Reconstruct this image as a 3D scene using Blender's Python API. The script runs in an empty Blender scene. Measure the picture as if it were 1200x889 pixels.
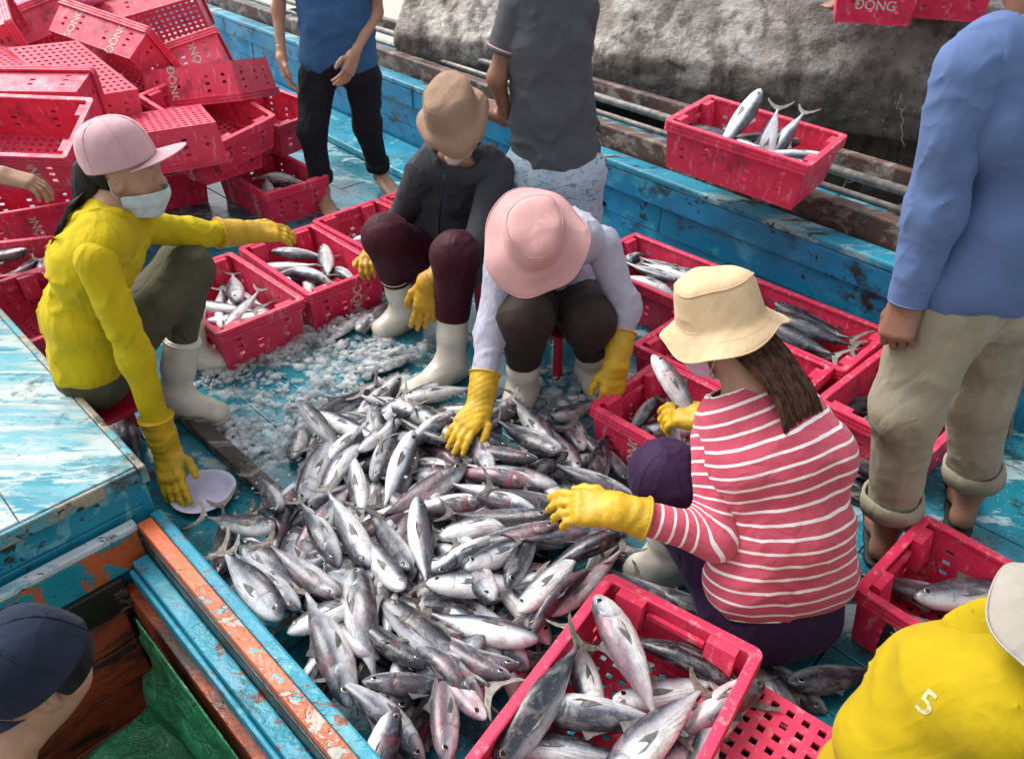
import bpy, bmesh, math, random
import numpy as np
from mathutils import Vector, Matrix, Euler
R = math.radians
SC = bpy.context.scene
COL = SC.collection
rnd = random.Random(7)
nrng = np.random.default_rng(11)

# ------------------------------------------------------------------ camera
FPX, PITCH, CH = 915.0, R(35.5), 1.8
cam = bpy.data.cameras.new('camera'); camo = bpy.data.objects.new('camera', cam); COL.objects.link(camo)
camo.location = (0, 0, CH); camo.rotation_euler = (R(90) - PITCH, 0, 0)
cam.sensor_width = 36.0; cam.lens = 36.0 * FPX / 1200.0; cam.clip_end = 500; cam.clip_start = 0.02
SC.camera = camo
SC.cycles.max_bounces = 6; SC.cycles.transmission_bounces = 6; SC.cycles.glossy_bounces = 3; SC.cycles.diffuse_bounces = 3

# ------------------------------------------------------------------ sky, sun, exposure
SUN_EL, SUN_AZ = R(52), R(-55)          # azimuth from +Y towards +X
W = bpy.data.worlds.new('World'); SC.world = W; W.use_nodes = True
nt = W.node_tree; nt.nodes.clear()
sky = nt.nodes.new('ShaderNodeTexSky'); sky.sky_type = 'NISHITA'; sky.sun_disc = False
sky.sun_elevation = SUN_EL; sky.sun_rotation = SUN_AZ; sky.air_density = 1.0; sky.dust_density = 4.0; sky.ozone_density = 1.0
hs = nt.nodes.new('ShaderNodeHueSaturation'); hs.inputs['Saturation'].default_value = 0.22
bg = nt.nodes.new('ShaderNodeBackground'); bg.inputs['Strength'].default_value = 0.15
wo = nt.nodes.new('ShaderNodeOutputWorld')
nt.links.new(sky.outputs[0], hs.inputs['Color']); nt.links.new(hs.outputs[0], bg.inputs['Color']); nt.links.new(bg.outputs[0], wo.inputs[0])
sl = bpy.data.lights.new('sun', 'SUN'); sl.energy = 1.2; sl.angle = R(40); sl.color = (1.0, 0.97, 0.93)
so = bpy.data.objects.new('sun', sl); COL.objects.link(so)
sd = Vector((math.sin(SUN_AZ) * math.cos(SUN_EL), math.cos(SUN_AZ) * math.cos(SUN_EL), math.sin(SUN_EL)))
so.rotation_euler = sd.to_track_quat('Z', 'Y').to_euler(); so.location = sd * 20
vs = SC.view_settings; vs.view_transform = 'Standard'; vs.look = 'None'; vs.exposure = 0.88; vs.gamma = 1.0; vs.use_curve_mapping = False

# ------------------------------------------------------------------ pixel -> place helpers (photo pixels 1200x889)
cp, sp = math.cos(PITCH), math.sin(PITCH)
def ray(px, py):
    u = (px - 600) / FPX; v = (444.5 - py) / FPX
    return np.array([u, cp + v * sp, -sp + v * cp])
def GP(px, py, z=0.0):
    r = ray(px, py); t = (z - CH) / r[2]; return np.array([t * r[0], t * r[1], z])
def YP(px, py, y):
    r = ray(px, py); t = y / r[1]; return np.array([t * r[0], y, CH + t * r[2]])
S2 = math.sqrt(0.5)
def BT(u, v, z=0.0):            # boat frame (u towards stern, v towards quay) -> world
    return np.array([(u + v) * S2, (v - u) * S2, z])
BOAT_ROT = R(-45)

# ------------------------------------------------------------------ mesh helpers
def mesh(name, V, Fc, mats, smooth=True, mi=None):
    me = bpy.data.meshes.new(name)
    me.from_pydata([tuple(map(float, v)) for v in V], [], [tuple(map(int, f)) for f in Fc])
    if not isinstance(mats, (list, tuple)): mats = [mats]
    for m in mats: me.materials.append(m)
    if mi is not None: me.polygons.foreach_set('material_index', np.asarray(mi, dtype=np.int32))
    if smooth: me.polygons.foreach_set('use_smooth', np.ones(len(me.polygons), dtype=bool))
    me.update(); return me
def link(name, data, parent=None, loc=None, rot=None):
    o = bpy.data.objects.new(name, data); COL.objects.link(o)
    if parent is not None: o.parent = parent
    if loc is not None: o.location = tuple(loc)
    if rot is not None: o.rotation_euler = rot
    return o
def tag(o, label=None, cat=None, group=None, kind=None):
    if label: o['label'] = label
    if cat: o['category'] = cat
    if group: o['group'] = group
    if kind: o['kind'] = kind
    return o
def empty(name, loc=(0, 0, 0), rz=0.0):
    o = bpy.data.objects.new(name, None); COL.objects.link(o); o.location = tuple(loc); o.rotation_euler = (0, 0, rz); o.empty_display_size = 0.1
    return o
class MB:
    def __init__(s): s.V = []; s.F = []; s.M = []
    def add(s, V, Fc, m=0):
        b = len(s.V); s.V += [tuple(v) for v in V]; s.F += [tuple(b + i for i in f) for f in Fc]; s.M += [m] * len(Fc)
    def box(s, x0, x1, y0, y1, z0, z1, m=0, tf=None):
        V = [(x, y, z) for z in (z0, z1) for y in (y0, y1) for x in (x0, x1)]
        if tf: V = [tf(*v) for v in V]
        s.add(V, [(0, 2, 3, 1), (4, 5, 7, 6), (0, 1, 5, 4), (2, 6, 7, 3), (0, 4, 6, 2), (1, 3, 7, 5)], m)
    def tube(s, pts, r, n=8, m=0, caps=True, flat=1.0):
        pts = [np.asarray(p, float) for p in pts]; rs = r if hasattr(r, '__len__') else [r] * len(pts)
        b = len(s.V); prev = None
        for i, p in enumerate(pts):
            t = pts[min(i + 1, len(pts) - 1)] - pts[max(i - 1, 0)]; t = t / (np.linalg.norm(t) + 1e-9)
            if prev is None:
                a = np.array([0, 0, 1.0]) if abs(t[2]) < .9 else np.array([1.0, 0, 0])
            else: a = prev
            a = a - t * (a @ t); a /= np.linalg.norm(a) + 1e-9; prev = a; c = np.cross(t, a)
            for k in range(n):
                th = 2 * math.pi * k / n
                s.V.append(tuple(p + rs[i] * (a * math.cos(th) + c * math.sin(th) * flat)))
        for i in range(len(pts) - 1):
            for k in range(n):
                k2 = (k + 1) % n
                s.F.append((b + i * n + k, b + i * n + k2, b + (i + 1) * n + k2, b + (i + 1) * n + k)); s.M.append(m)
        if caps:
            s.F.append(tuple(b + k for k in range(n - 1, -1, -1))); s.M.append(m)
            e = b + (len(pts) - 1) * n; s.F.append(tuple(e + k for k in range(n))); s.M.append(m)
    def mesh(s, name, mats, smooth=False): return mesh(name, s.V, s.F, mats, smooth, s.M)
    def obj(s, name, mats, parent=None, smooth=False, loc=None, bevel=0):
        o = link(name, s.mesh(name, mats, smooth), parent, loc)
        if bevel:
            b = o.modifiers.new('bevel', 'BEVEL'); b.width = bevel; b.segments = 2; b.limit_method = 'ANGLE'
        return o

# ------------------------------------------------------------------ material helpers
class NT:
    def __init__(s, name):
        s.m = bpy.data.materials.new(name); s.m.use_nodes = True; s.t = s.m.node_tree
        s.b = s.t.nodes['Principled BSDF']; s.out = s.t.nodes['Material Output']
    def n(s, typ, **kw):
        nd = s.t.nodes.new('ShaderNode' + typ)
        for k, v in kw.items(): setattr(nd, k, v)
        return nd
    def l(s, a, b): s.t.links.new(a, b)
    def setin(s, nd, key, v):
        if hasattr(v, 'links') or isinstance(v, bpy.types.NodeSocket): s.l(v, nd.inputs[key])
        else: nd.inputs[key].default_value = v
    def coord(s, which='Object', scale=(1, 1, 1), rot=(0, 0, 0)):
        if which == 'World': src = s.n('NewGeometry').outputs['Position']
        else: src = s.n('TexCoord').outputs[which]
        mp = s.n('Mapping'); mp.inputs['Scale'].default_value = scale; mp.inputs['Rotation'].default_value = rot
        s.l(src, mp.inputs['Vector']); return mp.outputs[0]
    def noise(s, vec, scale=5, detail=4, rough=.55, dist=0):
        nd = s.n('TexNoise'); s.l(vec, nd.inputs['Vector']); nd.inputs['Scale'].default_value = scale
        nd.inputs['Detail'].default_value = detail; nd.inputs['Roughness'].default_value = rough; nd.inputs['Distortion'].default_value = dist
        return nd.outputs['Fac']
    def vor(s, vec, scale=5, feature='F1'):
        nd = s.n('TexVoronoi', feature=feature); s.l(vec, nd.inputs['Vector']); nd.inputs['Scale'].default_value = scale; return nd.outputs[0]
    def ramp(s, fac, stops, interp='LINEAR'):
        nd = s.n('ValToRGB'); s.l(fac, nd.inputs[0]); cr = nd.color_ramp; cr.interpolation = interp
        while len(cr.elements) < len(stops): cr.elements.new(.5)
        for e, (p, c) in zip(cr.elements, stops):
            e.position = p; c = (c, c, c) if not hasattr(c, '__len__') else c; e.color = (*c[:3], 1)
        return nd.outputs[0]
    def mix(s, fac, a, b, blend='MIX'):
        nd = s.n('Mix', data_type='RGBA', blend_type=blend)
        s.setin(nd, 0, fac)
        for k, v in ((6, a), (7, b)):
            if isinstance(v, bpy.types.NodeSocket): s.l(v, nd.inputs[k])
            else: nd.inputs[k].default_value = (*v[:3], 1)
        return nd.outputs[2]
    def math(s, op, a, b=0.0, c=None, clamp=False):
        nd = s.n('Math', operation=op, use_clamp=clamp); s.setin(nd, 0, a); s.setin(nd, 1, b)
        if c is not None: s.setin(nd, 2, c)
        return nd.outputs[0]
    def bump(s, h, strength=.3, dist=.01, normal=None):
        nd = s.n('Bump'); nd.inputs['Strength'].default_value = strength; nd.inputs['Distance'].default_value = dist
        s.l(h, nd.inputs['Height'])
        if normal is not None: s.l(normal, nd.inputs['Normal'])
        s.l(nd.outputs[0], s.b.inputs['Normal']); return nd.outputs[0]
    def fin(s, col=None, rough=None, metal=None, **kw):
        if col is not None: s.setin(s.b, 'Base Color', (*col[:3], 1) if isinstance(col, tuple) else col)
        if rough is not None: s.setin(s.b, 'Roughness', rough)
        if metal is not None: s.setin(s.b, 'Metallic', metal)
        for k, v in kw.items(): s.setin(s.b, k.replace('_', ' '), v)
        return s.m
MATS = {}
def cloth(name, col, var=.25, rough=.85, fine=260, wr=.35, coordsc=1.0, dirt=None):
    n = NT(name); c = n.coord('Object')
    big = n.noise(c, 7, 4); folds = n.noise(n.coord('Object', (1, 1, .35)), 16, 3, .5, 1.2); weave = n.noise(c, fine, 2)
    d = tuple(x * (1 - var) for x in col); e = tuple(min(1, x * (1 + var * .5)) for x in col)
    cc = n.ramp(big, [(.25, d), (.5, col), (.8, e)])
    if dirt: cc = n.mix(n.ramp(n.noise(c, 4, 6, .65), [(.52, 0.0), (.72, .8)]), cc, dirt)
    cr = n.math('ABSOLUTE', n.math('SUBTRACT', n.noise(n.coord('Object', (1, 1, .6), (.5, .3, .2)), 5.0, 2, .45, 1.2), .5))
    h = n.math('ADD', n.math('ADD', n.math('MULTIPLY', folds, .45), n.math('MULTIPLY', n.math('MINIMUM', cr, .10), -2.6)), n.math('MULTIPLY', weave, .05))
    n.bump(h, wr, .03)
    cc = n.mix(n.ramp(n.noise(c, 2.6, 5, .6), [(.50, 0.0), (.66, .35)]), cc, tuple(x * .55 for x in col))
    n.b.inputs['Sheen Weight'].default_value = .03
    return n.fin(cc, rough, Specular_IOR_Level=.15)
def plain(name, col, rough=.5, var=.15, scale=20, bump=.1, metal=0.0, **kw):
    n = NT(name); c = n.coord('Object'); z = n.noise(c, scale, 5)
    cc = n.ramp(z, [(.3, tuple(x * (1 - var) for x in col)), (.7, tuple(min(1, x * (1 + var)) for x in col))])
    n.bump(z, bump, .01); return n.fin(cc, rough, metal, **kw)
# ------------------------------------------------------------------ boat materials
def worn(name, col, under, wear=.6, soft=.05, scale=6, stretch=(1, 1, 1), grime=(.02, .022, .02), gr=.68, rough=(.25, .6), bump=.25, shade=None, chips=None, sol=0):
    n = NT(name); c = n.coord('World', stretch, (0, 0, R(45)))
    c0 = n.coord('World')
    a = n.noise(c, scale, 6, .68, .4)
    base = n.ramp(n.noise(c0, 3.3, 5, .6), [(.3, tuple(x * .72 for x in col)), (.55, col), (.75, tuple(min(1, x * 1.25 + .01) for x in col))])
    cc = n.mix(n.ramp(a, [(wear - soft, 0.0), (wear + soft, 1.0)]), base, under)
    if chips:
        cc = n.mix(n.ramp(n.noise(c, scale * 2.3, 5, .7, .3), [(chips[0], 0.0), (chips[0] + .03, 1.0)]), cc, chips[1])
    g = n.noise(n.coord('World', (1, 1, 1.6)), 4.5, 6, .72)
    cc = n.mix(n.ramp(g, [(gr, 0.0), (gr + .1, .85)]), cc, grime)
    sp_ = n.noise(c0, 70, 3, .6); cc = n.mix(n.ramp(sp_, [(.66, 0.0), (.72, .7)]), cc, grime)
    h = n.math('ADD', n.math('MULTIPLY', n.ramp(a, [(wear - soft, 1.0), (wear + soft, .4)]), .5), n.math('MULTIPLY', n.noise(c0, 60, 4), .25))
    n.bump(h, bump, .012)
    ro = n.ramp(n.noise(c0, 5, 4), [(.35, rough[0]), (.65, rough[1])])
    return n.fin(cc, ro)
M_BLUE = worn('blue_paint', (.012, .25, .37), (.12, .38, .44), .585, .03, 7, (1, 1, 1), gr=.575, bump=.45, chips=(.60, (.03, .035, .04)))
M_BLUEH = worn('grimy_blue_paint', (.012, .25, .36), (.07, .33, .40), .56, .04, 9, (.5, 1, 1), gr=.535, bump=.7, chips=(.585, (.20, .05, .025)))
M_BLUEDEEP = worn('blue_bulwark_paint', (.006, .19, .36), (.04, .29, .42), .58, .05, 5, (.4, 1, 1), gr=.56, bump=.5, chips=(.60, (.02, .025, .03)))
M_TURQ = worn('turquoise_cap_paint', (.012, .22, .33), (.26, .42, .44), .56, .05, 6, (.3, 1, 1), gr=.555, bump=.6, chips=(.58, (.03, .03, .03)))
M_BOXTOP = worn('pale_worn_top', (.10, .33, .40), (.40, .48, .47), .48, .06, 8, (.30, 1.6, 1), gr=.60, rough=(.5, .8), bump=.8, chips=(.565, (.04, .25, .33)))
M_BOXEDGE = worn('bare_edge_wood', (.36, .32, .24), (.10, .34, .40), .53, .03, 9, (.4, 1, 1), gr=.56, bump=.9, chips=(.58, (.05, .04, .03)))
M_WHITEP = worn('chalky_white_paint', (.58, .66, .68), (.16, .40, .46), .55, .04, 9, (.3, 1, 1), gr=.57, bump=.8, chips=(.59, (.06, .05, .04)))
M_ORANGE = worn('orange_paint', (.60, .115, .03), (.42, .34, .28), .585, .02, 12, (.5, 1, 1), gr=.575, bump=.9, chips=(.60, (.04, .33, .40)))
M_BLUEOR = worn('blue_over_orange_paint', (.012, .28, .36), (.58, .12, .03), .525, .012, 5, (.6, 1, 1), gr=.575, bump=.6)
M_REDW = worn('red_brown_timber', (.46, .095, .032), (.06, .032, .022), .52, .07, 6, (.3, 1, 2), gr=.55, rough=(.35, .7), bump=.8)
M_DARKW = worn('tarred_timber', (.022, .017, .013), (.30, .27, .24), .60, .05, 9, (.25, 1, 1), gr=.8, rough=(.25, .6), bump=.8)
M_RAIL = worn('brown_rail_timber', (.085, .040, .028), (.24, .19, .16), .555, .05, 9, (.25, 1, 1), gr=.54, rough=(.3, .65), bump=.8)
M_PIPE = plain('galvanised_pipe', (.22, .20, .18), .5, .5, 24, .3, .3)
# deck: wet blue paint, worn to pale primer in patches
def deckmat():
    n = NT('deck_paint'); c = n.coord('World', (.55, 1.2, 1), (0, 0, R(45))); c0 = n.coord('World')
    base = n.ramp(n.noise(c0, 2.6, 6, .62), [(.30, (.008, .085, .11)), (.5, (.016, .185, .245)), (.72, (.03, .29, .38))])
    w = n.noise(c, 5.5, 7, .66, .5)
    cc = n.mix(n.ramp(w, [(.55, 0.0), (.59, 1.0)]), base, (.33, .46, .47))
    g = n.noise(c0, 6.5, 6, .75); cc = n.mix(n.ramp(g, [(.53, 0.0), (.63, .85)]), cc, (.025, .03, .03))
    cc = n.mix(n.ramp(n.noise(c0, 90, 3), [(.62, 0.0), (.70, .6)]), cc, (.35, .4, .4))
    n.bump(n.math('ADD', w, n.math('MULTIPLY', n.noise(c0, 26, 5), .5)), .25, .01)
    return n.fin(cc, n.ramp(n.noise(c0, 3.5, 4), [(.40, .03), (.66, .28)]))
M_DECK = deckmat()
M_GAP = plain('caulking', (.012, .012, .012), .6)

# ------------------------------------------------------------------ water and far ground
def watermat():
    n = NT('harbour_water'); c = n.coord('World', (1, 1, 1))
    n.bump(n.noise(c, 3.0, 4, .6), .25, .05)
    return n.fin((.36, .33, .26), .12)
m = MB(); m.add([(-300, -300, -.75), (300, -300, -.75), (300, 300, -.75), (-300, 300, -.75)], [(0, 1, 2, 3)])
tag(m.obj('water', watermat()), kind='structure')

# ------------------------------------------------------------------ deck with planks
m = MB()
m.box(-11, 2.6, .40, 3.75, -.09, -.03); 
dk = m.obj('deck', M_GAP); dk.rotation_euler = (0, 0, BOAT_ROT)
# boat frame is a pure rotation of the world: local (u, v) = rotated axes
tag(dk, kind='structure')
def bquad(u, v, z=0): return (u, v, z)
pw = .186
k = 0
v = .405
while v < 3.3:
    cuts = [-10.8]; u = -10.8 + rnd.uniform(1.0, 3.0)
    while u < 2.4: cuts.append(u); u += rnd.uniform(2.2, 3.6)
    cuts.append(2.5)
    for a, b in zip(cuts, cuts[1:]):
        m = MB(); m.box(a + .002, b - .002, v + .0012, v + pw - .0012, -.03, rnd.uniform(-.0015, .0015))
        o = m.obj('plank', M_DECK, dk, bevel=.003)
    v += pw
# waterway ledge along the bulwark foot
def gv(u): return 2.88 - .0865 * (u + .82)        # bulwark inner face at boat position u
GU0, GU1 = -11.0, 2.4
gdir = math.atan2(gv(GU1) - gv(GU0), GU1 - GU0); 
def GB(s, n_, z=0):    # bulwark frame: s metres along from GU0, n_ outboard
    L0 = BT(GU0, gv(GU0)); L1 = BT(GU1, gv(GU1)); t = (L1 - L0) / np.linalg.norm(L1 - L0); nn = np.array([-t[1], t[0], 0])
    p = L0 + t * s + nn * n_; return np.array([p[0], p[1], z])
GLEN = float(np.linalg.norm(BT(GU1, gv(GU1)) - BT(GU0, gv(GU0))))
GT = lambda s, n_, z: tuple(GB(s, n_, z))
wl = tag(empty('bulwark', (0, 0, 0)), 'blue painted boat bulwark running diagonally behind the workers', 'bulwark')
def gpart(name, s0, s1, n0, n1, z0, z1, mat, par, bev=.006, seg=1):
    m = MB(); m.box(s0, s1, n0, n1, z0, z1, 0, GT); return m.obj(name, mat, par, bevel=bev)
def gboard(name, n0, n1, z0, z1, mat, par):
    s = 0.0
    while s < GLEN - .05:
        e = min(GLEN, s + rnd.uniform(3.2, 4.6)); j = rnd.uniform(-.003, .003)
        gpart(name, s + .002, e - .002, n0 + j, n1, z0, z1, mat, par); s = e
gboard('plank', .022, .060, .002, .165, M_BLUEDEEP, wl)
gboard('plank', .012, .058, .168, .305, M_BLUEDEEP, wl)
gboard('plank', -.012, .056, .308, .415, M_BLUEDEEP, wl)
gpart('cap_rail', .0, GLEN, -.016, .10, .417, .452, M_TURQ, wl, .01)
gpart('outer_plank', .0, GLEN, .10, .14, -.7, .415, M_BLUE, wl)
for s in np.arange(.4, GLEN, .62): gpart('frame_rib', s, s + .07, .061, .099, -.05, .416, M_BLUE, wl)
# scupper hole plugs in the bulwark (dark round openings)
def disc(name, P, nrm, r, mat, par, depth=.006):
    m = MB(); nrm = np.asarray(nrm, float); nrm /= np.linalg.norm(nrm)
    m.tube([np.asarray(P) - nrm * depth, np.asarray(P) + nrm * depth], r, 10); return m.obj(name, mat, par, smooth=False)
gn = GB(0, 1) - GB(0, 0)
for (px, py) in ((1018, 349), (1165, 402)):
    best = min(np.arange(6, GLEN, .01), key=lambda s: abs((lambda P: 600 + FPX * P[0] / (P[1] * cp - (P[2] - CH) * sp))(GB(s, .012, .24)) - px))
    disc('scupper', GB(best, .012, .24), gn, .014, M_GAP, wl)
m = MB(); m.box(0, 8.2, -.33, -.0, .003, .05, 0, GT)
tag(m.obj('waterway_ledge', M_BLUE, bevel=.008), 'light blue raised ledge along the foot of the bulwark beside standing man', 'ledge')
# guard rails outboard of the bulwark
gr = tag(empty('guard_rail', (0, 0, 0)), 'brown timber guard rails with grey pipe outside the blue bulwark', 'rail')
gpart('beam', 0, GLEN, .13, .21, .42, .545, M_RAIL, gr, .01)
gpart('beam', 0, GLEN, .66, .71, .44, .56, M_RAIL, gr, .01)
m = MB(); m.tube([GB(0, .50, .53), GB(GLEN, .50, .53)], .022, 10); m.obj('pipe', M_PIPE, gr, True)
m = MB(); m.tube([GB(0, .37, .50), GB(GLEN, .37, .50)], .016, 10); m.obj('pipe', M_PIPE, gr, True)
for s in np.arange(.7, GLEN, 1.15): gpart('crosspiece', s, s + .045, .14, .68, .40, .438, M_RAIL, gr)
gpart('shelf_board', 0, GLEN, .15, .66, .36, .385, M_TURQ, gr)

# ------------------------------------------------------------------ deck box on the left
db = tag(empty('deck_box', (0, 0, 0)), 'low blue deck box with chalky worn white top beside the woman in yellow', 'deck box')
def bpart(name, u0, u1, v0, v1, z0, z1, mat, par, bev=.006, rz=BOAT_ROT):
    m = MB(); m.box(u0, u1, v0, v1, z0, z1); o = m.obj(name, mat, par, bevel=bev); o.rotation_euler = (0, 0, rz); return o
BU, BV = -1.885, .42
for i in range(5): bpart('top_board', -3.6, BU, BV - .012 - .30 * (i + 1) + .001, BV - .012 - .30 * i - .001, .315, .35 + (i % 2) * .0012, M_BOXTOP, db, .004)
bpart('edge_trim', -3.6, BU + .012, BV - .011, BV + .012, .285, .346, M_BOXEDGE, db, .006)
bpart('edge_trim', BU + .001, BU + .014, -1.2, BV - .012, .300, .347, M_BOXEDGE, db, .006)
bpart('front_board', BU - .03, BU, -1.2, BV - .002, .215, .313, M_BLUE, db)
bpart('front_board', BU - .034, BU - .004, -1.2, BV - .004, .102, .211, M_BLUE, db)
bpart('front_board', BU - .03, BU, -1.2, BV - .002, -.05, .098, M_BLUE, db)
bpart('side_board', -3.6, BU - .001, BV - .03, BV, -.02, .284, M_BLUE, db)

# ------------------------------------------------------------------ hatch coaming and hold
hc = tag(empty('hatch_coaming', (0, 0, 0)), 'open hatch coaming with chipped orange top and blue inner ledge beside the fish heap', 'hatch')
HU0, HU1 = -1.865, .75
bpart('orange_top', HU0 + .03, HU1, .350, .390, .17, .203, M_ORANGE, hc, .004)
bpart('side_beam', HU0, HU1, .393, .428, -.02, .192, M_BLUEH, hc, .008)
bpart('side_beam', HU0 + .05, HU1, .345, .389, .02, .168, M_DARKW, hc, .004)
bpart('inner_ledge', HU0 + .05, HU1, .298, .344, .02, .105, M_BLUEH, hc, .006)
bpart('inner_ledge', HU0 + .05, HU1, .282, .297, .02, .080, M_BLUEH, hc, .006)
bpart('end_top', HU0, HU0 + .035, -1.2, .349, .182, .204, M_WHITEP, hc, .005)
bpart('end_beam', HU0 + .003, HU0 + .032, -1.2, .344, .06, .180, M_BLUEOR, hc, .004)
bpart('end_beam', HU0 + .003, HU0 + .045, -1.2, .262, -.06, .058, M_DARKW, hc, .004)
hd = tag(empty('fish_hold', (0, 0, 0)), 'dark fish hold lined with red brown planks below the hatch', 'hold')
for i in range(6):
    z1 = -.062 - .16 * i
    bpart('plank', HU0 - .02, HU0 + .012 + (i % 2) * .004, -1.25, .24, z1 - .157, z1, M_REDW, hd)
    bpart('plank', HU0, HU1, .262 + (i % 2) * .004, .30, z1 - .157 + .08, z1 + .08 - (.03 if i == 0 else 0), M_REDW, hd)
for i in range(8): bpart('floor_board', HU0, HU1, -1.25 + i * .19, -1.25 + i * .19 + .186, -1.05, -1.02 + (i % 3) * .004, M_DARKW, hd)
bpart('lining', HU0 - .06, HU0 - .022, -1.3, .36, -1.1, .05, M_DARKW, hd)
bpart('lining', HU0 - .02, HU1, .305, .34, -1.1, .018, M_DARKW, hd)
bpart('hold_beam', -1.42, -1.36, -1.25, .235, -.42, -.34, M_REDW, hd)
bpart('far_plank', HU0, HU1, -1.29, -1.252, -1.02, .0, M_REDW, hd)
# green tarpaulin in the hold
def tarpmat():
    n = NT('green_tarpaulin'); c = n.coord('World')
    cc = n.ramp(n.noise(c, 6, 5), [(.3, (.010, .09, .036)), (.7, (.03, .25, .11))])
    n.bump(n.noise(c, 11, 5, .6, 1.0), .9, .06); return n.fin(cc, .35, Transmission_Weight=.15)
M_TARP = tarpmat()
def sheet(name, f, nu, nv, mat, parent=None, thick=.004):
    V = [f(i / nu, j / nv) for i in range(nu + 1) for j in range(nv + 1)]
    Fc = [(i * (nv + 1) + j, (i + 1) * (nv + 1) + j, (i + 1) * (nv + 1) + j + 1, i * (nv + 1) + j + 1) for i in range(nu) for j in range(nv)]
    o = link(name, mesh(name, V, Fc, mat), parent); s = o.modifiers.new('solid', 'SOLIDIFY'); s.thickness = thick; return o
def tf(a, b):
    u = -1.69 + a * 2.2; w = b
    fold = .03 * math.sin(u * 11 + 3 * w + 2 * math.sin(w * 5)) + .018 * math.sin(u * 26 + 9 * w) + .02 * math.sin(w * 31 + u * 6)
    fz = .035 * math.sin(u * 13 + w * 17 + 2 * math.sin(u * 5)) + .03 * math.sin(w * 27 - u * 9) + .018 * math.sin(u * 37 + w * 11)
    if w < .35:
        q = w / .35; P = BT(u + .02 * math.sin(w * 40), .235 - .05 * q + .6 * fold * q, .03 - .33 * q)
    else:
        q = (w - .35) / .65; P = BT(u + .05 * math.sin(q * 13), .185 - .95 * q + fold, -.30 - .06 * q + fz * min(1, q * 6))
    return tuple(P)
tag(sheet('tarpaulin', tf, 130, 90, M_TARP), 'dark green tarpaulin lining the side of the open hold', 'tarpaulin')
# deck batten next to the boot
bt = bpart('deck_batten', -2.62, -1.83, .725, .785, .0035, .045, M_DARKW, None, .006)
tag(bt, 'black tarred batten nailed to deck between white plate and ice', 'batten')
bt = bpart('deck_batten', -1.2, 2.2, 2.07, 2.13, .0035, .03, M_DARKW, None, .006)
tag(bt, 'dark batten on deck running behind the right red crate', 'batten')

# ------------------------------------------------------------------ quay
def concrete():
    n = NT('weathered_concrete'); c = n.coord('World'); cs = n.coord('World', (1, 1, .18))
    z = n.n('SeparateXYZ'); n.l(n.n('NewGeometry').outputs['Position'], z.inputs[0])
    a = n.noise(c, 3.2, 7, .68); st = n.noise(cs, 7, 5, .65)
    base = n.ramp(a, [(.32, (.19, .165, .14)), (.46, (.38, .34, .295)), (.58, (.64, .60, .54))])
    base = n.mix(n.ramp(st, [(.47, 0.0), (.60, .8)]), base, (.085, .062, .048))
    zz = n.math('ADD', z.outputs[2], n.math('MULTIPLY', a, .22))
    wet = n.n('SeparateXYZ'); n.l(c, wet.inputs[0])  # position; its x drives the shade painted on the right part of the wall
    tide_shade = n.math('MAXIMUM', n.ramp(zz, [(.60, 1.0), (.78, 0.0)]), n.ramp(n.math('ADD', n.math('MULTIPLY', wet.outputs[0], .30), n.math('MULTIPLY', n.noise(c, 1.1, 6, .65), 1.0)), [(.66, 0.0), (.98, .85)]))  # tide mark low down, plus patchy shade painted in towards the right
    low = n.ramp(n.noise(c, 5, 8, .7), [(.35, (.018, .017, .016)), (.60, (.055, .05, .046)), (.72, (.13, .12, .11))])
    cc = n.mix(n.math('MULTIPLY', tide_shade, .85), base, low)
    cc = n.mix(n.ramp(n.noise(c, 45, 4, .6), [(.64, 0.0), (.70, .6)]), cc, (.4, .38, .35))
    pit = n.vor(c, 26); cc = n.mix(n.ramp(n.noise(c, 11, 6, .75), [(.56, 0.0), (.64, .7)]), cc, (.035, .03, .026))
    n.bump(n.math('ADD', n.math('ADD', n.noise(c, 16, 6, .75), n.math('MULTIPLY', pit, .35)), n.math('MULTIPLY', n.noise(c, 70, 4), .4)), .7, .035)
    return n.fin(cc, .8)
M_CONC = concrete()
QA = GP(461, 37, .66); QB = GP(1100, 98, .66); qt = (QB - QA); qt[2] = 0; qt /= np.linalg.norm(qt); qn = np.array([-qt[1], qt[0], 0])
def QP(s, n_, z): p = QA + qt * s + qn * n_; return np.array([p[0], p[1], z])
QTOP = .97
prof = [(.62, -1.2), (.60, -.2), (.55, .30), (.02, .34), (.0, .36), (.0, .50), (.0, .645), (.012, .665), (.10, .75), (.20, .86), (.27, .935), (.30, QTOP), (.6, QTOP + .004), (1.6, QTOP + .01), (5.0, QTOP + .01)]
pp = []
for (a0, z0), (a1, z1) in zip(prof, prof[1:]):
    L = math.hypot(a1 - a0, z1 - z0); k = max(1, min(30, int(L / .022)))
    for i in range(k): pp.append((a0 + (a1 - a0) * i / k, z0 + (z1 - z0) * i / k))
pp.append(prof[-1]); pp = np.array(pp); ns = 330; ss = np.linspace(-.0, 9.0, ns)
def vnoise(x, y, seed):
    g = np.random.default_rng(seed).random((64, 64)); xi = np.floor(x).astype(int); yi = np.floor(y).astype(int); fx = x - xi; fy = y - yi
    fx = fx * fx * (3 - 2 * fx); fy = fy * fy * (3 - 2 * fy)
    q = lambda a, b: g[a % 64, b % 64]
    return (q(xi, yi) * (1 - fx) + q(xi + 1, yi) * fx) * (1 - fy) + (q(xi, yi + 1) * (1 - fx) + q(xi + 1, yi + 1) * fx) * fy
SS, PI_ = np.meshgrid(ss, np.arange(len(pp)), indexing='ij'); arc = np.concatenate([[0], np.cumsum(np.hypot(*np.diff(pp, axis=0).T))])[PI_]
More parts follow.
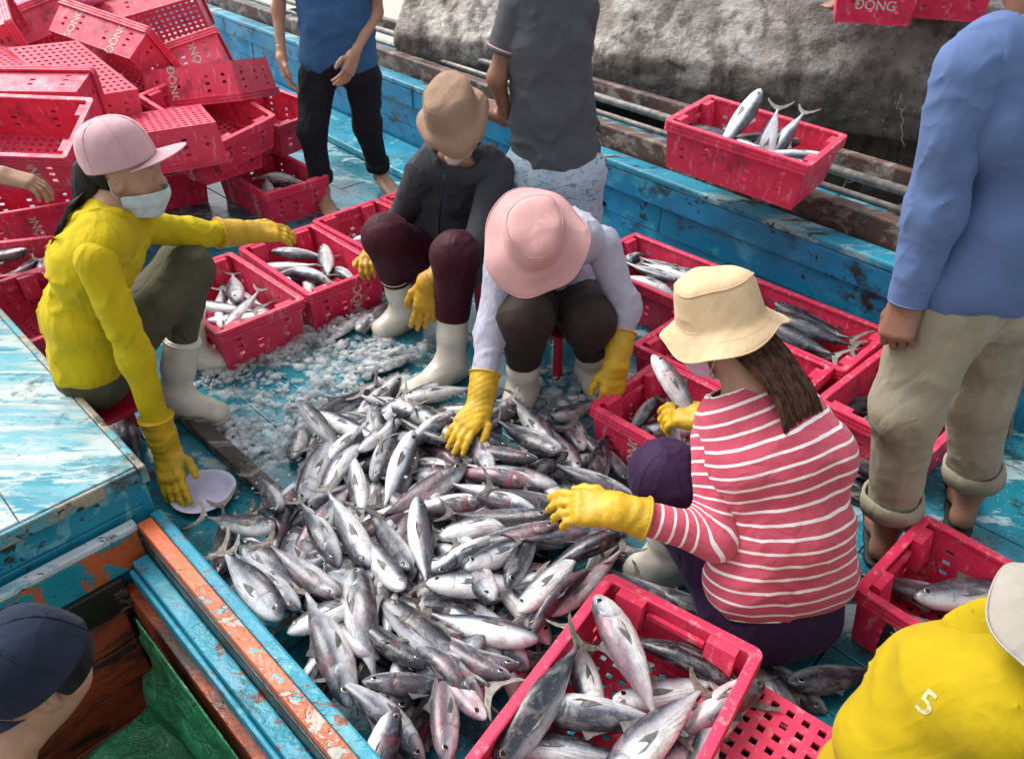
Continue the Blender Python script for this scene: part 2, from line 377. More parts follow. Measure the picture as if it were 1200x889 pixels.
dsp = (vnoise(SS * 2, arc * 2, 1) - .5) * .012 + (vnoise(SS * 9, arc * 12, 2) - .5) * .014 + (vnoise(SS * 21, arc * 24, 3) - .5) * .022 + (vnoise(SS * 38, arc * 38, 4) - .5) * .014
V = []
for i in range(ns):
    for j in range(len(pp)): V.append(QP(ss[i], pp[j, 0] + dsp[i, j] * (1 if pp[j, 0] < .45 else .2), pp[j, 1] + dsp[i, j] * .5 * (1 if pp[j, 0] < .45 else .2)))
npp = len(pp); Fc = [(i * npp + j, (i + 1) * npp + j, (i + 1) * npp + j + 1, i * npp + j + 1) for i in range(ns - 1) for j in range(npp - 1)]
Fc.append(tuple(j for j in range(npp)) )
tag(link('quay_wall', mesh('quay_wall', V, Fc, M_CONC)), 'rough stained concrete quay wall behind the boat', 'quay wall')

# ------------------------------------------------------------------ fish crates
CL, CW, CHT = .62, .40, .20            # rim length, rim width, height
BLn, BWd = .555, .345                  # base length, width
def crate_mat():
    n = NT('red_crate_plastic'); c = n.coord('Object'); oi = n.n('ObjectInfo')
    at = n.n('Attribute', attribute_type='OBJECT', attribute_name='paleness').outputs['Fac']
    base = n.ramp(n.noise(c, 9, 5, .6), [(.3, (.60, .016, .065)), (.55, (.72, .026, .095)), (.8, (.80, .06, .14))])
    paled = n.mix(at, base, (.80, .17, .22))  # blends the plastic towards pale pink by a per-crate amount
    cc = n.mix(n.ramp(n.noise(n.coord('Object', (1, 1, .35)), 34, 6, .75), [(.55, 0.0), (.63, .45)]), paled, (.80, .40, .43))
    cc = n.mix(n.ramp(n.noise(c, 9, 7, .75), [(.54, 0.0), (.66, .6)]), cc, (.13, .012, .022))
    n.bump(n.noise(c, 60, 6, .7), .12, .006)
    return n.fin(cc, n.ramp(n.noise(c, 20, 5), [(.35, .28), (.7, .6)]), Specular_IOR_Level=.35)
M_CR = crate_mat()
M_PRINT = plain('silver_stencil_print', (.55, .52, .46), .6, .35, 60)
M_PRINTK = plain('black_stencil_patch', (.025, .022, .022), .6, .3, 60)

def perf(mb, S, T, holes, mp, th):
    """plate over grid lines S x T with holes in cells; mp(s,t,side)->xyz, side 0 inner / 1 outer"""
    ns_, nt_ = len(S), len(T); idx = {}
    def vid(i, j, k):
        if (i, j, k) not in idx: idx[(i, j, k)] = len(mb.V); mb.V.append(tuple(mp(S[i], T[j], k)))
        return idx[(i, j, k)]
    solid = lambda i, j: 0 <= i < ns_ - 1 and 0 <= j < nt_ - 1 and (i, j) not in holes
    for i in range(ns_ - 1):
        for j in range(nt_ - 1):
            if not solid(i, j): continue
            mb.F.append((vid(i, j, 0), vid(i + 1, j, 0), vid(i + 1, j + 1, 0), vid(i, j + 1, 0))); mb.M.append(0)
            mb.F.append((vid(i, j, 1), vid(i, j + 1, 1), vid(i + 1, j + 1, 1), vid(i + 1, j, 1))); mb.M.append(0)
            for (a, b, ni, nj) in (((i, j), (i + 1, j), i, j - 1), ((i + 1, j), (i + 1, j + 1), i + 1, j), ((i + 1, j + 1), (i, j + 1), i, j + 1), ((i, j + 1), (i, j), i - 1, j)):
                if not solid(ni, nj):
                    mb.F.append((vid(*a, 0), vid(*a, 1), vid(*b, 1), vid(*b, 0))); mb.M.append(0)
def lines(n, length, hole):       # n holes evenly spread along length, centred
    out = [-length / 2]; pitch = length / n
    for i in range(n):
        c = -length / 2 + pitch * (i + .5); out += [c - hole / 2, c + hole / 2]
    return out + [length / 2]
TH = .006
def wall_mesh(long):
    Lb, Lr = (BLn, CL - .024) if long else (BWd, CW - .024)
    off_b, off_r = ((BWd / 2, CW / 2 - .012) if long else (BLn / 2, CL / 2 - .012))
    mb = MB(); cols = (-.36, -.12, .20, .38) if long else (-.30, .05, .30)
    hw = .011 / Lb * 1.0
    S = [-.5]; hs_ = []
    for c in cols: hs_.append(len(S)); S += [c - hw / 1, c + hw / 1]
    S.append(.5); T = [0, .26, .33, .45, .52, .64, .71, 1.0]
    holes = set()
    for q, i in enumerate(hs_):
        for j in ((1, 3, 5) if (q % 2 == 0) else (1, 3)): holes.add((i, j))
    def mp(s, t, k):
        L = Lb + (Lr - Lb) * t; o = off_b + (off_r - off_b) * t - (TH if k == 0 else 0)
        L -= 0 if k else 2 * TH
        return (s * L, o, .006 + t * (CHT - .012))
    perf(mb, S, T, holes, mp, TH)
    return mb.mesh('side_wall' if long else 'end_wall', M_CR)
def base_mesh():
    mb = MB(); S = lines(15, BLn - .02, .0165); T = lines(9, BWd - .02, .0165); S = [-BLn / 2] + S[1:-1] + [BLn / 2]; T = [-BWd / 2] + T[1:-1] + [BWd / 2]
    holes = {(i, j) for i in range(1, len(S) - 1, 2) for j in range(1, len(T) - 1, 2)}
    perf(mb, S, T, holes, lambda s, t, k: (s, t, .007 if k == 0 else 0.0), .006)
    return mb.mesh('base', M_CR)
def loop_rect(l, w, r, n=4):
    P = []
    for cx, cy, a0 in ((l / 2 - r, w / 2 - r, 0), (-l / 2 + r, w / 2 - r, 90), (-l / 2 + r, -w / 2 + r, 180), (l / 2 - r, -w / 2 + r, 270)):
        for i in range(n + 1):
            a = R(a0 + 90 * i / n); P.append((cx + r * math.cos(a), cy + r * math.sin(a)))
    return P
def rim_mesh():
    mb = MB(); h = CHT
    pr = [(-.026, h - .010), (-.026, h - .002), (-.022, h), (-.002, h), (0, h - .003), (0, h - .011), (-.004, h - .0125), (-.004, h - .016), (0, h - .0175), (0, h - .026), (-.004, h - .0275), (-.004, h - .031), (0, h - .0325), (0, h - .042), (-.003, h - .043), (-.012, h - .040), (-.013, h - .012)]
    n_ = len(loop_rect(1, 1, .1)); base = 0
    for o, z in pr: mb.V += [(x, y, z) for x, y in loop_rect(CL + 2 * o, CW + 2 * o, max(.008, .022 + o))]
    k = len(pr)
    for a in range(k):
        b = (a + 1) % k
        for i in range(n_):
            j = (i + 1) % n_; mb.F.append((a * n_ + i, a * n_ + j, b * n_ + j, b * n_ + i)); mb.M.append(0)
    me = mb.mesh('rim', M_CR); return me
def lug_mesh(sx, sy):
    mb = MB()
    # raised hand block inside the end wall, with corner pads and slots left open under the rim
    x1 = CL / 2 - .020
    if sy: mb.box(x1 - .030, x1 - .002, sy * .115 - .035, sy * .115 + .035, CHT - .105, CHT - .004, 0, lambda x, y, z: (sx * (x - .16 * (CHT - z)), y, z))
    else: mb.box(x1 - .016, x1 - .004, -.072, .072, CHT - .050, CHT - .036, 0, lambda x, y, z: (sx * (x - .05 * (CHT - z)), y, z))
    return mb
LUG = []
for sx in (1, -1):
    for sy in (1, -1, 0): LUG.append(lug_mesh(sx, sy).mesh('handle_block' if sy else 'handle_bar', M_CR))
WL, WE, BASE, RIM = wall_mesh(True), wall_mesh(False), base_mesh(), rim_mesh()
for me_ in (WL, WE, BASE): me_.polygons.foreach_set('use_smooth', np.zeros(len(me_.polygons), dtype=bool))
def text_mesh(s, size, mat, name='lettering', bold=.012):
    cu = bpy.data.curves.new(name, 'FONT'); cu.body = s; cu.size = size; cu.align_x = 'CENTER'; cu.align_y = 'CENTER'; cu.extrude = .0004; cu.offset = bold * size
    o = bpy.data.objects.new(name, cu); COL.objects.link(o); dg = bpy.context.evaluated_depsgraph_get()
    me = bpy.data.meshes.new_from_object(o.evaluated_get(dg)); me.name = name; bpy.data.objects.remove(o); bpy.data.curves.remove(cu)
    me.materials.clear(); me.materials.append(mat); return me
TXT = {s: text_mesh(s, .062, M_PRINT) for s in ('ĐÔNG', 'SONG', 'MỘC')}
SLOPE_L = math.atan2(CW / 2 - .012 - BWd / 2, CHT - .012); SLOPE_E = math.atan2(CL / 2 - .012 - BLn / 2, CHT - .012)
def patch_mesh():
    mb = MB(); P = loop_rect(.15, .085, .03); n_ = len(P)
    mb.V = [(x, y, 0) for x, y in P] + [(x, y, .0006) for x, y in P]; mb.F = [tuple(range(n_, 2 * n_))] + [(i, (i + 1) % n_, n_ + (i + 1) % n_, n_ + i) for i in range(n_)]; mb.M = [0] * (n_ + 1)
    return mb.mesh('black_patch', M_PRINTK)
PATCH = patch_mesh()
def crate(label, loc, rot=(0, 0, 0), paleness=0.0, texts=(), group=None):
    """texts: (word, wall '+y','-y','+x','-x', offset along wall, vertical?)"""
    fv = rnd.uniform(0, .14); r = empty('fish_crate', loc); r.rotation_euler = rot; tag(r, label, 'crate', group)
    for o in (link('base', BASE, r), link('side_wall', WL, r), link('side_wall', WL, r, rot=(0, 0, R(180))), link('end_wall', WE, r, rot=(0, 0, R(-90))), link('end_wall', WE, r, rot=(0, 0, R(90))), link('rim', RIM, r), *[link(me_.name.split('.')[0], me_, r) for me_ in LUG]):
        o['paleness'] = float(paleness + fv)
    for w, wall, off, vert in texts:
        a = {'+y': 0, '-y': 180, '-x': 90, '+x': -90}[wall]; long = wall[1] == 'y'; sl_ = SLOPE_L if long else SLOPE_E
        hz = .085; o0 = (BWd / 2 if long else BLn / 2) + math.tan(sl_) * (hz - .006) + .0012
        # text plane: local x along wall (reads left to right from outside), local z outwards
        M = Matrix.Rotation(R(a), 4, 'Z') @ Matrix.Translation((-off, o0, hz)) @ Matrix.Rotation(-sl_, 4, 'X') @ Matrix.Rotation(R(180), 4, 'Z') @ Matrix.Rotation(R(90), 4, 'X')
        if vert: M = M @ Matrix.Rotation(R(90 * vert), 4, 'Z')
        if w.startswith('*'):
            w = w[1:]; p = link('black_patch', PATCH, r); p.matrix_local = M; M = M @ Matrix.Translation((0, 0, .001))
        o = link('lettering', TXT[w], r); o.matrix_local = M
    return r
CRATES = {}
def ground_crate(key, label, px, py, yaw=-45, z=0.0, **kw):
    """px,py: photo pixel of the rim centre"""
    P = GP(px, py, z + CHT); CRATES[key] = crate(label, (P[0], P[1], z), (0, 0, R(yaw)), **kw); return CRATES[key]
V1 = 1
# crates standing on deck, filled or waiting
ground_crate('C', 'red crate of silver fish standing between the crate pile and barefoot man', 316, 199, -47, texts=(('ĐÔNG', '-y', -.17, 1), ('SONG', '-y', .14, 1)))
P = BT(-2.90, 1.19); CRATES['A'] = crate('red crate of silver fish beside the knees of the woman in yellow', (P[0], P[1], .002), (0, 0, R(-45)), texts=(('SONG', '-y', -.18, 1),))
P = BT(-2.905, 1.615); CRATES['B'] = crate('red crate of silver fish below the outstretched yellow glove', (P[0], P[1], .002), (0, 0, R(-47)), texts=(('ĐÔNG', '-y', .16, 1), ('MỘC', '+x', .05, 1)))
P = BT(-2.93, 2.035); CRATES['D'] = crate('red crate of fish directly behind the maroon knee, next to standing man', (P[0], P[1], .002), (0, 0, R(-45)))
P = BT(-2.93, 2.45); CRATES['D2'] = crate('red crate half hidden behind the woman in black jacket', (P[0], P[1], .004), (0, 0, R(-44)))
P = BT(-1.72, 2.655); CRATES['E1'] = crate('red crate with silver fish against bulwark right of the grey shirt man', (P[0], P[1], .003), (0, 0, R(-46)), texts=(('SONG', '-y', -.13, 1),))
P = BT(-1.08, 2.66); CRATES['E2'] = crate('red crate of dark fish against bulwark behind the tan hat', (P[0], P[1], .003), (0, 0, R(-46)), texts=(('MỘC', '-y', .2, 1),))
P = BT(-.99, 1.86); CRATES['F1'] = crate('red crate under the working hands left of the striped woman', (P[0], P[1], .003), (0, 0, R(-45)), texts=(('SONG', '-y', -.12, 1),))
P = BT(-1.12, 2.265); CRATES['F2'] = crate('red crate with dark fish between two rows of crates behind striped woman', (P[0], P[1], .003), (0, 0, R(-44.5)))
P = BT(-.56, 2.53); CRATES['H'] = crate('red crate of dark fish behind the khaki trouser legs', (P[0], P[1], .003), (0, 0, R(42)))
# right foreground crate: short side faces us at the left
P = BT(.005, 1.735); CRATES['PK'] = crate('red crate with two fish beside the yellow back at right', (P[0], P[1], .004), (0, 0, R(-48)), texts=(('*SONG', '-y', -.17, 1),))
# foreground crate on the fish heap: long axis towards the camera
c0, c1, c2 = GP(713, 668, .30), GP(903, 765, .30), GP(540, 889, .30)
sx_ = (c1 - c0) / np.linalg.norm(c1 - c0); ly_ = np.array([sx_[1], -sx_[0], 0])
ctr = c0 + sx_ * CW / 2 + ly_ * CL / 2
CRATES['FG'] = crate('large red crate full of fish in the foreground on top of the heap', (ctr[0], ctr[1], .10), (R(0), R(0), math.atan2(ly_[1], ly_[0])))
P = GP(915, 860, .0); CRATES['G'] = crate('upturned red crate with round holes in its base under foreground crate', (P[0] - .05, P[1] - .25, .075), (R(180), 0, R(-40)))
CRATES['G'].location.z = .203
# left edge crates
P = GP(34, 226, .27); CRATES['J'] = crate('empty red crate with ĐÔNG lettering beside the left edge hand', (P[0], P[1], .07), (R(3), R(-5), R(12)), texts=(('ĐÔNG', '-y', .06, 1),))
P = GP(205, 205, .20); CRATES['K'] = crate('red crate behind the face mask of the woman in yellow', (P[0] - .22, P[1] + .08, .0), (0, 0, R(38)), texts=(('ĐÔNG', '+x', .02, 0), ('SONG', '-y', -.2, 1)))
P = GP(0, 310, .20); CRATES['L2'] = crate('red crate of dark fish low at the left edge', (P[0] - .08, P[1] + .05, .0), (0, 0, R(16)))
P = GP(22, 345, .20); CRATES['L'] = crate('empty red crate behind the back of the woman in yellow', (P[0] + .06, P[1] - .10, .0), (0, 0, R(-43)))
# stool crate under the woman in yellow
# flying crate (being tossed ashore)
fc = YP(877, 176, 3.15); CRATES['FLY'] = crate('red crate of fish in mid air in front of the quay wall', (fc[0], fc[1], fc[2] - .10), (R(2), R(5), R(-38)), paleness=.12)
# crates on the quay
for (px, py, rz, ry, lab) in ((1042, 4, -108, 0, 'red crate with ĐÔNG lettering on the quay edge near the bare foot'), (1132, 0, 68, 0, 'plain red crate on quay edge above the blue shirt')):
    P = GP(px, py, QTOP + .1); crate(lab, (P[0], P[1] + .22, QTOP + .012), (0, R(ry), R(rz)), texts=((('ĐÔNG', '+x', .0, 0),) if rz < 0 else ()))
# the tipped-out pile of empties (pixel of centre, distance, rotation, fade)
PILE = [
    (38, 138, 3.60, (-80, 2, 5), .12, 'empty red crate standing on its side with perforated base facing us at left edge'),
    (18, 168, 3.30, (20, 3, 2), .10, 'empty red crate leaning at left edge in front of the perforated crate base'),
    (88, 103, 4.05, (176, 16, -40), .45, 'upturned red crate with pale base in the middle of the pile'),
    (138, 60, 4.60, (-52, 10, -24), .15, 'red crate with grey lettering tipped on its side in the middle of the pile'),
    (185, 24, 5.25, (-58, -12, 18), .22, 'red crate standing on edge at top of pile with holed base towards us'),
    (212, 88, 4.80, (-40, -14, 20), .38, 'red crate with whitish side tilted near the blue bulwark'),
    (246, 98, 4.45, (170, -9, -14), .18, 'upturned red crate resting on the long tilted crate'),
    (246, 143, 4.20, (8, 14, -35), .08, 'long tilted red crate with open top at right of the pile'),
    (318, 140, 4.75, (2, 5, -36), .12, 'empty red crate by the hanging hand of the barefoot man'),
    (238, 172, 4.25, (0, 0, -40), .05, 'red crate at foot of the pile under the long tilted crate'),
    (55, 36, 5.0, (-35, -14, 40), .28, 'red crate tipped over near the top left under pink bag'),
    (10, 45, 4.5, (-76, 12, -60), .30, 'red crate on end at the top left corner'),
    (0, 90, 4.0, (170, 8, -38), .35, 'pale upturned red crate at left edge below the corner crate'),
    (182, 166, 3.85, (180, 0, 30), .10, 'upturned red crate just behind the pink cap'),
    (120, 6, 5.9, (175, 6, 10), .38, 'far upturned red crate at top of the pile behind the rest'),
    (30, -12, 5.9, (165, -8, -20), .45, 'pale far red crate at the very top left'),
    (85, 150, 4.2, (4, 3, 20), .05, 'dark red crate at the bottom of the pile'),
    (150, 120, 4.5, (2, -3, -35), .05, 'red crate buried under the middle of the pile'),
    (75, 70, 4.85, (0, 6, 50), .05, 'red crate buried at the back of the pile'),
    (200, 130, 4.7, (0, 4, -30), .05, 'red crate wedged under the tilted crates at right of the pile'),
]
for i, (px, py, y, rt, fd, lab) in enumerate(PILE):
    P = YP(px, py, y); E_ = Euler([R(a) for a in rt]); c_ = E_.to_matrix() @ Vector((0, 0, CHT / 2))
    tx = (('SONG', '-y', -.15, 1), ('ĐÔNG', '-y', .14, 1)) if i % 2 == 1 or i in (2, 8) else (('ĐÔNG', '+y', .1, 1),)
    crate(lab, (P[0] - c_.x, P[1] - c_.y, P[2] - c_.z), E_, paleness=fd, texts=tx)
# ------------------------------------------------------------------ fish
def fish_mat():
    n = NT('tuna_skin'); tc = n.n('TexCoord').outputs['Object']; sx = n.n('SeparateXYZ'); n.l(tc, sx.inputs[0]); x, z = sx.outputs[0], sx.outputs[2]
    A = lambda k: n.n('Attribute', attribute_type='OBJECT', attribute_name=k).outputs['Fac']
    dark, pink, seed = A('dark'), A('pink'), A('seed')
    mp = n.n('Mapping'); n.l(tc, mp.inputs[0]); cmb = n.n('CombineXYZ'); n.l(seed, cmb.inputs[0]); n.l(seed, cmb.inputs[1]); n.l(cmb.outputs[0], mp.inputs['Location'])
    c = mp.outputs[0]
    nz = n.noise(c, 9, 6, .6); nf = n.noise(c, 40, 5, .65)
    mps = n.n('Mapping'); n.l(c, mps.inputs[0]); mps.inputs['Scale'].default_value = (.8, 1, 1.6); ns_ = n.noise(mps.outputs[0], 8, 6, .6, .6)
    zz = n.math('ADD', n.math('ADD', z, n.math('MULTIPLY', n.math('SUBTRACT', nz, .5), .07)), n.math('MULTIPLY', dark, .11))
    f = n.math('MULTIPLY_ADD', zz, 3.6, .5, True)
    col = n.ramp(f, [(0.0, (.86, .85, .83)), (.36, (.72, .73, .73)), (.53, (.46, .49, .52)), (.62, (.16, .19, .23)), (.69, (.030, .042, .062)), (1.0, (.008, .010, .016))])
    # lengthwise stripes along the lower flank
    st = n.math('SINE', n.math('MULTIPLY', n.math('ADD', z, n.math('MULTIPLY', n.math('SUBTRACT', nz, .5), .03)), 270))
    xm = n.ramp(n.math('ADD', x, .5), [(.18, 0.0), (.36, 1.0), (.62, 1.0), (.74, 0.0)])
    zm = n.ramp(n.math('MULTIPLY_ADD', z, 3.6, .5, True), [(.05, 0.0), (.16, 1.0), (.44, .9), (.58, 0.0)])
    sm = n.math('MULTIPLY', n.math('MULTIPLY', n.ramp(st, [(.55, 0.0), (.95, 1.0)]), xm), n.math('MULTIPLY', zm, n.ramp(nz, [(.38, .15), (.62, .75)])))
    col = n.mix(sm, col, (.13, .12, .14))
    # scuffed scales, pinkish bruising, blood
    col = n.mix(n.ramp(ns_, [(.50, 0.0), (.62, .5)]), col, (.25, .24, .25))
    pk = n.math('MULTIPLY', n.math('ADD', pink, .02), n.ramp(n.noise(c, 4.5, 4), [(.42, 0.0), (.62, 1.0)]))
    col = n.mix(pk, col, n.mix(f, (.62, .36, .38), (.16, .06, .085)))
    col = n.mix(n.ramp(nf, [(.60, 0.0), (.74, .25)]), col, (.80, .79, .77))

    bl = n.math('MULTIPLY', n.math('MULTIPLY', n.ramp(n.math('ADD', x, .5), [(.62, 0.0), (.72, 1.0), (.80, 0.0)]), n.ramp(n.noise(c, 11, 4), [(.50, 0.0), (.60, 1.0)])), n.math('MULTIPLY_ADD', pink, .5, .25))
    col = n.mix(bl, col, (.24, .02, .025))
    # mouth line and gill cover edge
    gd = n.math('ABSOLUTE', n.math('SUBTRACT', n.math('SQRT', n.math('ADD', n.math('POWER', n.math('SUBTRACT', x, .405), 2.0), n.math('POWER', n.math('MULTIPLY', z, .95), 2.0))), .168))
    gx = n.math('MULTIPLY', n.math('LESS_THAN', x, .33), n.math('LESS_THAN', n.math('ABSOLUTE', z), .075)); gl_ = n.math('MULTIPLY', n.ramp(gd, [(.004, 1.0), (.011, 0.0)]), gx)
    md = n.math('ABSOLUTE', n.math('ADD', z, n.math('MULTIPLY', n.math('SUBTRACT', .47, x), .22))); ml = n.math('MULTIPLY', n.ramp(md, [(.003, 1.0), (.007, 0.0)]), n.math('GREATER_THAN', x, .40))
    ln_ = n.math('MAXIMUM', gl_, ml); col = n.mix(n.math('MULTIPLY', n.math('MULTIPLY', ln_, n.ramp(nz, [(.35, .1), (.6, 1.0)])), .4), col, (.07, .065, .06))
    n.bump(n.math('SUBTRACT', n.math('ADD', n.math('MULTIPLY', nf, .55), n.math('MULTIPLY', nz, .8)), n.math('MULTIPLY', ln_, .5)), .25, .012)
    return n.fin(col, n.ramp(nf, [(.3, .20), (.7, .5)]), .10, Coat_Weight=.5, Coat_Roughness=.16)
M_FISH = fish_mat()
M_FIN = plain('fin_skin', (.10, .095, .09), .4, .5, 30, .3)
M_TAIL = plain('tail_skin', (.14, .122, .105), .38, .5, 25, .3)
M_EYEW = plain('eye_ring', (.40, .36, .29), .2, .3, 60, .0, .3)
M_EYEK = plain('eye_pupil', (.006, .006, .008), .05, .1, 10, 0)
HT = [(0, .006, .006), (.02, .034, .024), (.06, .060, .042), (.12, .086, .062), (.18, .098, .072), (.215, .106, .079), (.223, .106, .078), (.30, .118, .086), (.40, .121, .088), (.50, .116, .083), (.60, .103, .073), (.70, .080, .055), (.80, .056, .036), (.88, .030, .020), (.94, .018, .017), (1.0, .014, .009)]
FX0, FX1 = .47, -.40
def fbend(x, b): return b * (x * x - .04) + b * .35 * x ** 3
def fish_meshes(b, slim=1.0):
    NA = 16; V = []; Fc = []
    for t, h, w in HT:
        x = FX0 + (FX1 - FX0) * t
        for k in range(NA):
            a = 2 * math.pi * k / NA; ca, sa = math.cos(a), math.sin(a)
            zz = h * slim * (abs(ca) ** .92) * (1 if ca > 0 else -1); yy = w * slim * (abs(sa) ** .92) * (1 if sa > 0 else -1)
            V.append((x, yy + fbend(x, b), zz - .004 * (1 - t)))
    n_ = len(HT)
    for i in range(n_ - 1):
        for k in range(NA): k2 = (k + 1) % NA; Fc.append((i * NA + k, i * NA + k2, (i + 1) * NA + k2, (i + 1) * NA + k))
    Fc.append(tuple(range(NA - 1, -1, -1))); Fc.append(tuple((n_ - 1) * NA + k for k in range(NA)))
    body = mesh('fish_body', V, Fc, M_FISH)
    def plate(name, pts, th, mat, y0=0.0, tilt=0.0, tipth=.0015):
        # fan plate in xz with thickness th, offset along bend
        P = [(x, z) for x, z in pts]; k = len(P); VV = []
        for s in (1, -1):
            for j, (x, z) in enumerate(P): VV.append((x, y0 + fbend(x, b) + s * (th if j in (0, k - 1) else tipth) + tilt * abs(z), z))
        FF = [tuple(range(k)), tuple(range(2 * k - 1, k - 1, -1))] + [(j, k + j, k + (j + 1) % k, (j + 1) % k) for j in range(k)]
        return mesh(name, VV, FF, mat, False)
    up = plate('tail_fin', [(-.375, .014), (-.400, .045), (-.44, .105), (-.505, .160), (-.545, .170), (-.487, .105), (-.455, .05), (-.447, 0), (-.455, -.05), (-.487, -.105), (-.545, -.170), (-.505, -.160), (-.44, -.105), (-.400, -.045), (-.375, -.014)], .006, M_TAIL)
    do = plate('dorsal_fin', [(.14, .108 * slim), (.105, .175), (.085, .165), (.06, .140), (.02, .122), (-.02, .105 * slim)], .003, M_FIN)
    d2 = plate('anal_fin', [(-.06, -.085 * slim), (-.10, -.135), (-.115, -.135), (-.12, -.07 * slim)], .003, M_FIN)
    pecs = []
    for s in (1, -1):
        xs = .235; w0 = .083 * slim
        VV = []
        for (x, z, yo) in ((.225, .016, 0), (.238, -.022, 0), (.16, -.045, .014), (.08, -.040, .010), (.025, -.026, .006), (.11, .004, .014)):
            for q in (0, .003): VV.append((x, s * (w0 + yo + q - .008) + fbend(x, b), z))
        FF = [(0, 2, 4, 6, 8, 10), (1, 11, 9, 7, 5, 3)] + [(2 * i, 2 * i + 1, (2 * i + 3) % 12, (2 * i + 2) % 12) for i in range(6)]
        pecs.append(mesh('pectoral_fin', VV, FF, M_FIN, False))
    eyes = []
    for s in (1, -1):
        mb = MB(); xe, ze, ye = .385, .020, .049 * slim
        rings = [(0.0, .027, 0), (.0055, .025, 0), (.0075, .020, 0), (.0082, .0180, 1), (.0095, .010, 1), (.010, .0005, 1)]
        nn_ = 12
        for yo, r, _ in rings:
            for k in range(nn_): mb.V.append((xe + r * math.cos(2 * math.pi * k / nn_) - s * 0, s * (ye + yo - .003) + fbend(xe, b), ze + r * math.sin(2 * math.pi * k / nn_)))
        for i in range(len(rings) - 1):
            for k in range(nn_): k2 = (k + 1) % nn_; mb.F.append((i * nn_ + k, i * nn_ + k2, (i + 1) * nn_ + k2, (i + 1) * nn_ + k)); mb.M.append(1 if rings[i][2] or rings[i + 1][2] else 0)
        eyes.append(mb.mesh('eye', [M_EYEW, M_EYEK], True))
    # gill cover plate
    gl = []
    for s in (1, -1):
        VV = []; nn_ = 9
        for i in range(nn_):
            a = -1.25 + 2.5 * i / (nn_ - 1); z = .075 * math.sin(a) * slim - .006; x = .285 - .055 * (math.cos(a)) + .012
            hh = .104 * slim; w0 = .079 * slim * math.sqrt(max(.05, 1 - (z / hh) ** 2))
            VV += [(x, s * (w0 + .0035) + fbend(x, b), z), (x - .010, s * (w0 - .004) + fbend(x, b), z), (x + .05, s * (w0 * .93 - .006) + fbend(x, b), z * .9)]
        FF = []
        for i in range(nn_ - 1):
            q = 3 * i; FF += [(q, q + 3, q + 4, q + 1), (q, q + 2, q + 5, q + 3)]
        gl.append(mesh('gill_cover', VV, FF, M_FISH))
    return dict(body=body, parts=[('tail_fin', up), ('dorsal_fin', do), ('anal_fin', d2), ('pectoral_fin', pecs[0]), ('pectoral_fin', pecs[1]), ('eye', eyes[0]), ('eye', eyes[1]), ('gill_cover', gl[0]), ('gill_cover', gl[1])])
FM = [fish_meshes(0.05), fish_meshes(.26), fish_meshes(-.26), fish_meshes(.12, .88), fish_meshes(-.14, 1.06), fish_meshes(.42, .95), fish_meshes(-.40, 1.0)]
FISH = []      # (object, info) for labelling
def put_fish(P, heading, L, side=1, roll=0.0, pitch=0.0, dark=.0, pink=.0, var=None, full=True, info=None):
    """P: world centre; heading: angle of head in plan; side: which flank is up; roll adds twist; pitch: head up"""
    v = FM[rnd.randrange(7) if var is None else var]
    o = link('tuna', v['body'])
    o.location = tuple(map(float, P))
    M = Matrix.Rotation(heading, 4, 'Z') @ Matrix.Rotation(-pitch, 4, 'Y') @ Matrix.Rotation((R(90) - roll) * side, 4, 'X') @ Matrix.Diagonal((L, L * rnd.uniform(.84, 1.04), L * rnd.uniform(.84, 1.0), 1))
    o.matrix_world = Matrix.Translation(tuple(map(float, P))) @ M
    sd_ = rnd.uniform(0, 50)
    o['dark'] = float(dark); o['pink'] = float(pink); o['seed'] = sd_
    for nme, me in v['parts']:
        if not full and nme not in ('tail_fin', 'eye'): continue
        c = link(nme, me, o)
        if nme == 'gill_cover': c['dark'] = float(dark); c['pink'] = float(pink); c['seed'] = sd_ + .7
    FISH.append((o, dict(info or {}, dark=dark, pink=pink)))
    return o
